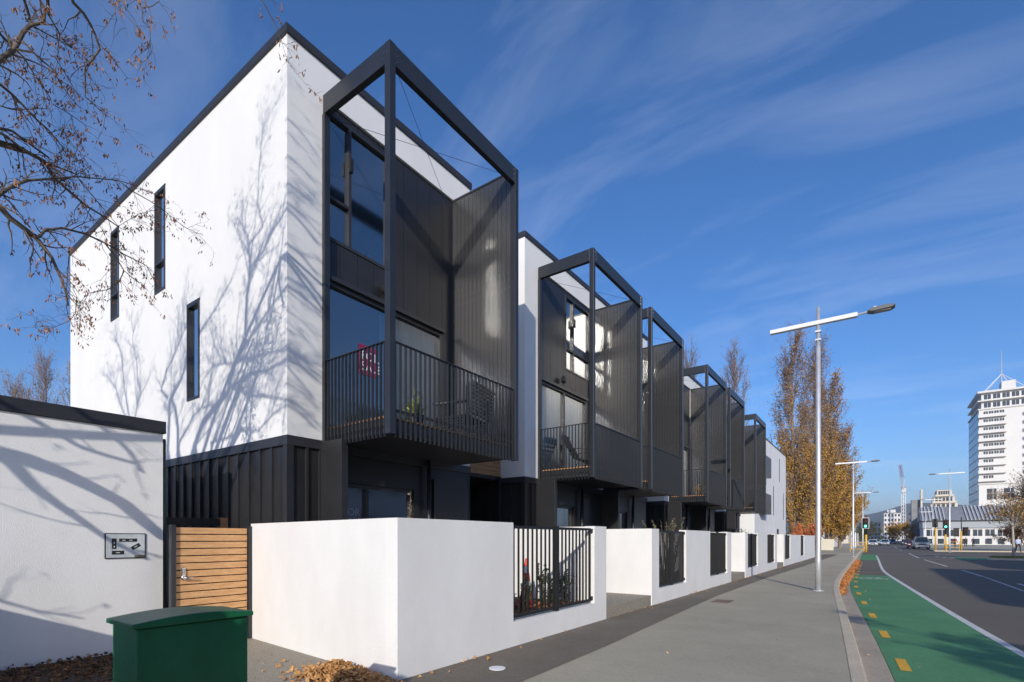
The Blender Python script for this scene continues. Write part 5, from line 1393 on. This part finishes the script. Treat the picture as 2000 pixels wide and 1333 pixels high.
simple_block('shop_building', 'cream two storey building over the road, outside the photo edge', 14.1, 30, -4, 14.6, 9.5, M_cream, 3, 6, 7)
simple_block('shop_building', 'pale low building over the road, outside the photo edge', 14.6, 30, 22, 40, 7.4, M_pwall, 2, 6, 7)

# tower
tw_ = thing('hotel_tower', 'white high rise tower with stacked balconies and a roof mast', 'tower', (30.4, 255, 0))
TWH = 55.2; TW, TD = 34.0, 26.0
B('wall', tw_, M_twhite, 0, TW, 0, TD, 0, TWH-6.2)
B('top_floors', tw_, M_twhite, .8, TW, .8, TD, TWH-6.199, TWH)
B('roof_edge', tw_, M_pwall, -.4, TW+.4, -.4, TD+.4, TWH+.002, TWH+.7)
for z in (TWH-6.15, TWH-3.1): B('terrace_slab', tw_, M_pwall, -.35, TW+.3, -.35, TD, z, z+.4)
B('roof_plant', tw_, M_pwall, 6.6, 10.4, 3, 8, TWH+.71, TWH+4.2)
# shaded street side: blue glazing bays
gl = part('side_glazing', tw_)
for k in range(16):
    for j in range(8):
        B('window', gl, M_tsteel, -.05, -.002, .7+j*3.15, 3.4+j*3.15, 1.5+k*3.0, 3.9+k*3.0)
for k in range(2):
    for j in range(13):
        x = 1.5+j*2.5
        w = B('window', tw_, M_win, x, x+1.9, .72, .798, TWH-5.3+k*3.05, TWH-3.6+k*3.05)
        B('mullion', w, M_twhite, x+.9, x+1.0, .70, .719, TWH-5.3+k*3.05, TWH-3.6+k*3.05)
for k in range(9):
    z = TWH-6.2-2.95*(k+1)
    for (a, b, sgn) in ((-.3, 7.4, 0), (12.2, TW+.3, 1)):
        bl = B('balcony', tw_, M_twhite, a, b, -1.25, -.004, z, z+.22)
        B('parapet', bl, M_twhite, a, b, -1.25, -1.10, z+.221, z+1.15)
        n_ = 4 if sgn == 0 else 9
        for j in range(n_):
            x = a+1.6+j*1.45 + (1.2 if sgn else 0)
            if sgn and x > TW-1: break
            if k > 5 and (j > 1 if not sgn else j < 3): continue
            w = B('window', tw_, M_win, x, x+1.2, -.06, -.002, z+.9, z+2.3)
            B('mullion', w, M_twhite, x+.55, x+.65, -.08, -.061, z+.9, z+2.3)
zb = TWH-6.2-2.95*9
B('string_course', tw_, M_pwall, -.3, TW+.3, -.35, -.004, zb-1.0, zb-.6)
for j in range(5):
    x = 2.2+j*4.6
    w = B('window', tw_, M_win, x, x+2.6, -.06, -.002, zb-6.6, zb-2.6)
    B('mullion', w, M_twhite, x+1.6, x+1.72, -.08, -.061, zb-6.6, zb-2.6); B('transom', w, M_twhite, x, x+2.6, -.08, -.061, zb-4.4, zb-4.25)
    for z in (zb-9.4, zb-12.4): B('window', tw_, M_win, x, x+1.9, -.06, -.002, z, z+1.0)
mast = part('roof_mast', tw_)
mx, my = 7.0, 6.0
MB().tube([(mx, my, TWH+.7, .28), (mx, my, TWH+8, .18), (mx, my, TWH+16.5, .05)], 6).build('mast', M_galv, mast)
for q in ((1.6, 1.0), (12.8, 1.0), (2.0, 11), (12, 11)):
    MB().tube([(mx, my, TWH+7.6, .11), (q[0], q[1], TWH+.7, .13)], 5).build('mast_stay', M_armw, mast)

# stepped cream apartments
ap = thing('cream_apartments', 'stepped cream apartment building between the street lamps and the tower', 'building', (12.4, 215, 0))
ap.scale = (.72, .72, .72)
for k in range(8):
    ins = max(0, (k-3))*1.25
    x0, x1 = ins*.9, 13.4-ins*.75
    B('storey', ap, M_cream, x0, x1, ins*.4, 14, k*3.0, k*3.0+3.0)
    B('balcony_slab', ap, M_cream, x0-.7, x1+.5, ins*.4-1.4, ins*.4-.004, k*3.0+.05, k*3.0+.9)
    for j in range(5):
        xx = x0+.5+j*(x1-x0-1)/5
        B('window', ap, M_win, xx, xx+(x1-x0)/8, ins*.4-.06, ins*.4-.003, k*3.0+1.0, k*3.0+2.6)
B('stair_tower', ap, M_cream, -1.4, -.72, 0, 6, 0, 24.5); B('side_wall', ap, M_roofg, -4.6, -1.41, 2, 9, 0, 20)
# silver building with a ribbed sloping glass roof
gh = thing('glass_roof_building', 'low grey building with a ribbed sloping glass roof behind the traffic signals', 'building', (9.6, 168, 0))
GWd = 18.5
B('wall', gh, M_pwall, 0, GWd, 2, 16, 0, 4.2); B('clerestory', gh, mat('grey_panel', (.34, .37, .40), .5), -.2, GWd+.2, 1.6, 16, 4.202, 6.1)
rp_ = MB(); rp_.v = [(-.6, .8, 6.102), (GWd+.4, .8, 6.102), (GWd+.4, 9, 9.9), (-.6, 9, 9.9), (-.6, 16, 6.102), (GWd+.4, 16, 6.102)]
rp_.f = [(0, 1, 2, 3), (3, 2, 5, 4), (0, 3, 4), (1, 5, 2), (0, 4, 5, 1)]; rp_.m = [0]*5
rp_.build('roof', M_roofg, gh)
M_rib = mat('roof_rib_grey', (.46, .47, .48), .5)
for k in range(26):
    if 7 <= k <= 11: continue
    x = -.3+k*.72
    mb = MB(); mb.v = [(x, .7, 6.12), (x+.26, .7, 6.12), (x+.26, 9, 10.0), (x, 9, 10.0), (x, .7, 6.3), (x+.26, .7, 6.3), (x+.26, 9, 10.18), (x, 9, 10.18)]
    mb.f = [(0, 1, 5, 4), (1, 2, 6, 5), (2, 3, 7, 6), (3, 0, 4, 7), (4, 5, 6, 7)]; mb.m = [0]*5; mb.build('roof_rib', M_rib, gh)
for k in range(8):
    x = .6+k*2.25
    w = B('window', gh, M_win, x, x+1.7, 1.94, 1.998, 2.2, 3.8); B('mullion', w, M_armw, x+.8, x+.9, 1.92, 1.939, 2.2, 3.8)
    B('window', gh, M_win, x, x+1.2, 1.94, 1.998, .2, 1.5)
# mid distance blocks along the street
simple_block('corner_shop', 'pale long building on the far right of the road behind the pickup', 12.3, 17, 196, 236, 9.5, M_pwall, 3, 2, 9)
simple_block('white_block', 'white multi storey block closing the street below the hill', 3.0, 11.4, 396, 410, 17.2, M_twhite, 6, 5, 4)
B('roof_plant', bpy.data.objects['white_block'], M_pwall, 1.5, 6, 3, 9, 17.56, 19.6)
simple_block('dark_block', 'brown gabled building farther along the right of the road', 10.6, 15.5, 250, 268, 11.5, mat('brown_brick', (.22, .14, .10), .85, var=.15), 4, 3, 5)
simple_block('grey_block', 'grey office block left of the crane mast under the hill', -6, 1.5, 420, 436, 12, mat('grey_render', (.40, .40, .41), .8, var=.1), 4, 4, 4)
simple_block('long_block', 'low tan block beyond the golden poplars on the left', -16, -7.5, 190, 260, 8.2, M_cream, 2, 3, 10, faces='y')
simple_block('shop_pavilion', 'small pale shop under the poplars with a blue fascia sign', -12.0, -6.6, 112, 122, 3.6, M_pwall, 1, 3, 3, faces='y', wfrac=.7)
sg = thing('shop_sign', 'long blue and white sign board under the golden poplars', 'sign', (-9.6, 88.0, 0))
B('sign_board', sg, mat('sign_pale_blue', (.42, .55, .78), .4), 0, 2.6, 0, .12, 3.55, 4.0); B('sign_end', sg, mat('sign_blue', (.05, .12, .42), .4), 1.75, 2.7, -.03, -.002, 3.3, 3.98)
B('sign_beam', sg, M_roofg, -.1, 2.8, .13, .5, 3.2, 3.5)
for x in (.1, 2.5): B('sign_post', sg, M_galv, x, x+.1, .14, .24, 0, 3.199)
hb = thing('mural_hoarding', 'low pale hoarding with pink painted patches past the fence end', 'hoarding', (-9.4, 80, 0))
B('panel', hb, mat('hoarding_cream', (.66, .62, .50), .8, var=.08), 0, 4.6, 0, .1, 0, 1.5)
for x0, x1, z0, z1 in ((.2, 1.2, .3, .95), (1.6, 2.1, .5, 1.2), (2.4, 3.2, .2, .8)):
    B('painted_patch', hb, mat('pink_paint', (.62, .16, .20), .7), x0, x1, -.012, -.002, z0, z1)
bn = thing('wheelie_bin', 'grey lidded bin standing at the end of the white fence', 'bin', (-5.3, 58.0, 0))
mb = MB(); mb.v = [(-.25, -.3, .12), (.25, -.3, .12), (.25, .3, .12), (-.25, .3, .12), (-.32, -.38, 1.1), (.32, -.38, 1.1), (.32, .38, 1.1), (-.32, .38, 1.1)]
mb.f = [(0, 3, 2, 1), (4, 5, 6, 7), (0, 1, 5, 4), (1, 2, 6, 5), (2, 3, 7, 6), (3, 0, 4, 7)]; mb.m = [0]*6
mb.build('body', mat('bin_grey', (.22, .23, .25), .6), bn, bevel=.02); B('lid', bn, M_roofg, -.34, .34, -.42, .42, 1.102, 1.17, bevel=.02)
for x in (-.2, .2): lathe(MB(), [(.1, -.03), (.1, .03)], 14).build('wheel', M_tyre, bn, loc=(x, .28, .1), rot=(0, R(90), 0))
for i, (x, y) in enumerate(((-3.2, 92), (-3.2, 98), (-3.2, 106), (-3.4, 116), (-3.4, 128))):
    t = thing('bollard', '%s white post along the far footpath from the traffic signal' % ('first', 'second', 'third', 'fourth', 'fifth')[i], 'post', (x, y, 0), 0, 'white posts on the far footpath')
    MB().tube([(0, 0, 0, .07), (0, 0, 2.6, .07)], 10).build('post', M_armw, t); B('cap', t, M_galv, -.1, .1, -.1, .1, 2.601, 2.68)
# tower crane
ck = thing('tower_crane', 'red and white tower crane standing before the hill', 'crane', (12.4, 385, 0))
def lattice(name, p0, p1, w, n, r, m1, m2=None):
    p0, p1 = Vector(p0), Vector(p1); d = (p1-p0).normalized(); u = d.orthogonal().normalized(); v = d.cross(u)
    for half, mm in ((0, m1), (1, m2 or m1)):
        mb = MB()
        for i in range(n):
            if (i*2 >= n) != bool(half): continue
            a, b = p0.lerp(p1, i/n), p0.lerp(p1, (i+1)/n)
            cs = [(1, 1), (1, -1), (-1, -1), (-1, 1)]
            for j, (s, t) in enumerate(cs):
                s2, t2 = cs[(j+1) % 4]
                A, Bq = a+u*s*w/2+v*t*w/2, b+u*s*w/2+v*t*w/2
                Cq = b+u*s2*w/2+v*t2*w/2
                mb.tube([(*A, r), (*Bq, r)], 4, cap=False); mb.tube([(*A, r*.7), (*Cq, r*.7)], 4, cap=False)
        if mb.v: mb.build(name, mm, ck)
M_crw = mat('crane_white', (.78, .76, .76), .5); M_crr = mat('crane_red', (.5, .06, .07), .5)
lattice('mast', (0, 0, 0), (0, 0, 29), 1.5, 14, .14, M_crw)
lattice('jib', (0, -.5, 31), (-2.0, -14, 44), 1.1, 12, .08, M_crw, M_crr)
B('cab', ck, M_pwall, -.9, 1.1, -1.2, 1.2, 29.01, 31.6); B('counter_jib', ck, M_crw, -.7, 1.1, 1.21, 7, 30, 31); B('counterweight', ck, M_roofg, -.9, 1.3, 5, 7, 31.01, 33)
MB().tube([(0, 0, 31.6, .16), (.6, 2.4, 37, .1)], 5).build('apex_strut', M_crw, ck); MB().tube([(.6, 2.4, 37, .06), (-2.0, -14, 44, .06)], 4).build('pendant_line', M_roofg, ck)

# ------------------------------------------------------------------ hill
rng = random.Random(71)
prof = [(-1700, 150), (-900, 190), (-400, 225), (-76, 247), (0, 270), (100, 306), (150, 322), (240, 340), (360, 336), (600, 330), (1000, 300), (1700, 240), (2600, 150)]
def hz(x):
    for (a, b), (c, d) in zip(prof, prof[1:]):
        if a <= x <= c: return b+(d-b)*(x-a)/(c-a)
    return 120
from mathutils import noise as mnoise
hm = MB(); NX, NY = 90, 26
for j in range(NY+1):
    for i in range(NX+1):
        x = -1700+4300*i/NX; v = j/NY; y = 4300+2900*v
        shape = math.sin(min(1, v*1.25)*math.pi/2)**1.3 if v < .8 else 1-(v-.8)*2
        nz = mnoise.fractal(Vector((x/520, y/520, 3.1)), .9, 2.1, 5)
        hm.v.append((x, y, -2 + hz(x)*shape*(1+.10*nz*(1 if v < .7 else .25)) + 12*nz*min(1, v*4)*(1 if v < .7 else .2)))
for j in range(NY):
    for i in range(NX):
        a = j*(NX+1)+i; hm.f.append((a, a+1, a+NX+2, a+NX+1)); hm.m.append(0)
M_hill = mat('hill_cover', (.07, .085, .05), .95, cols=((.035, .05, .028), (.15, .135, .085)), vscale=.012)
tag(hm.build('hill', M_hill, smooth=True), kind='structure')
# hillside houses, too far to tell apart singly
rng = random.Random(72); mb = MB()
for k in range(420):
    x = rng.uniform(-500, 700); y = rng.uniform(3300, 4600); s_ = rng.uniform(8, 16)
    zb = 0 if y < 4300 else (y-4300)/2900*1.25*hz(x)*.7
    mb.box(x, x+s_, y, y+10, -1+zb, zb+rng.uniform(8, 16))
tag(mb.build('distant_town', mat('distant_town', (.5, .45, .40), .8, island=True, cols=((.55, .50, .46), (.35, .30, .28), (.66, .64, .62), (.28, .22, .2))), None), 'pale houses massed below the distant hill', 'town', kind='stuff')
# distant tree belt at street end
rng = random.Random(73); mb = MB()
for k in range(2600):
    x = rng.uniform(-160, 120); y = rng.uniform(450, 900); mb.leaf((x, y, abs(rng.gauss(0, 3.2))), (rng.gauss(0, 1), rng.gauss(0, 1), rng.gauss(.6, 1)), 2.2, 3.2, rng)
tag(mb.build('treeline', mat('far_trees', (.08, .08, .05), .9, island=True, cols=((.05, .06, .035), (.12, .10, .05), (.08, .08, .045)))), 'dark belt of trees and gardens at the end of the street', 'trees', kind='stuff')

# ------------------------------------------------------------------ light haze in the air
HZ = True
if HZ:
    mh = bpy.data.materials.new('haze_air'); mh.use_nodes = True
    n_ = mh.node_tree.nodes; n_.remove(n_['Principled BSDF'])
    pv = n_.new('ShaderNodeVolumePrincipled'); pv.inputs['Color'].default_value = (.80, .87, .97, 1); pv.inputs['Density'].default_value = 0.00011; pv.inputs['Anisotropy'].default_value = 0.2
    mh.node_tree.links.new(pv.outputs[0], n_['Material Output'].inputs['Volume'])
    MB().box(-9100, 9100, -4100, 14100, -2.6, 420).build('haze', mh)['kind'] = 'stuff'
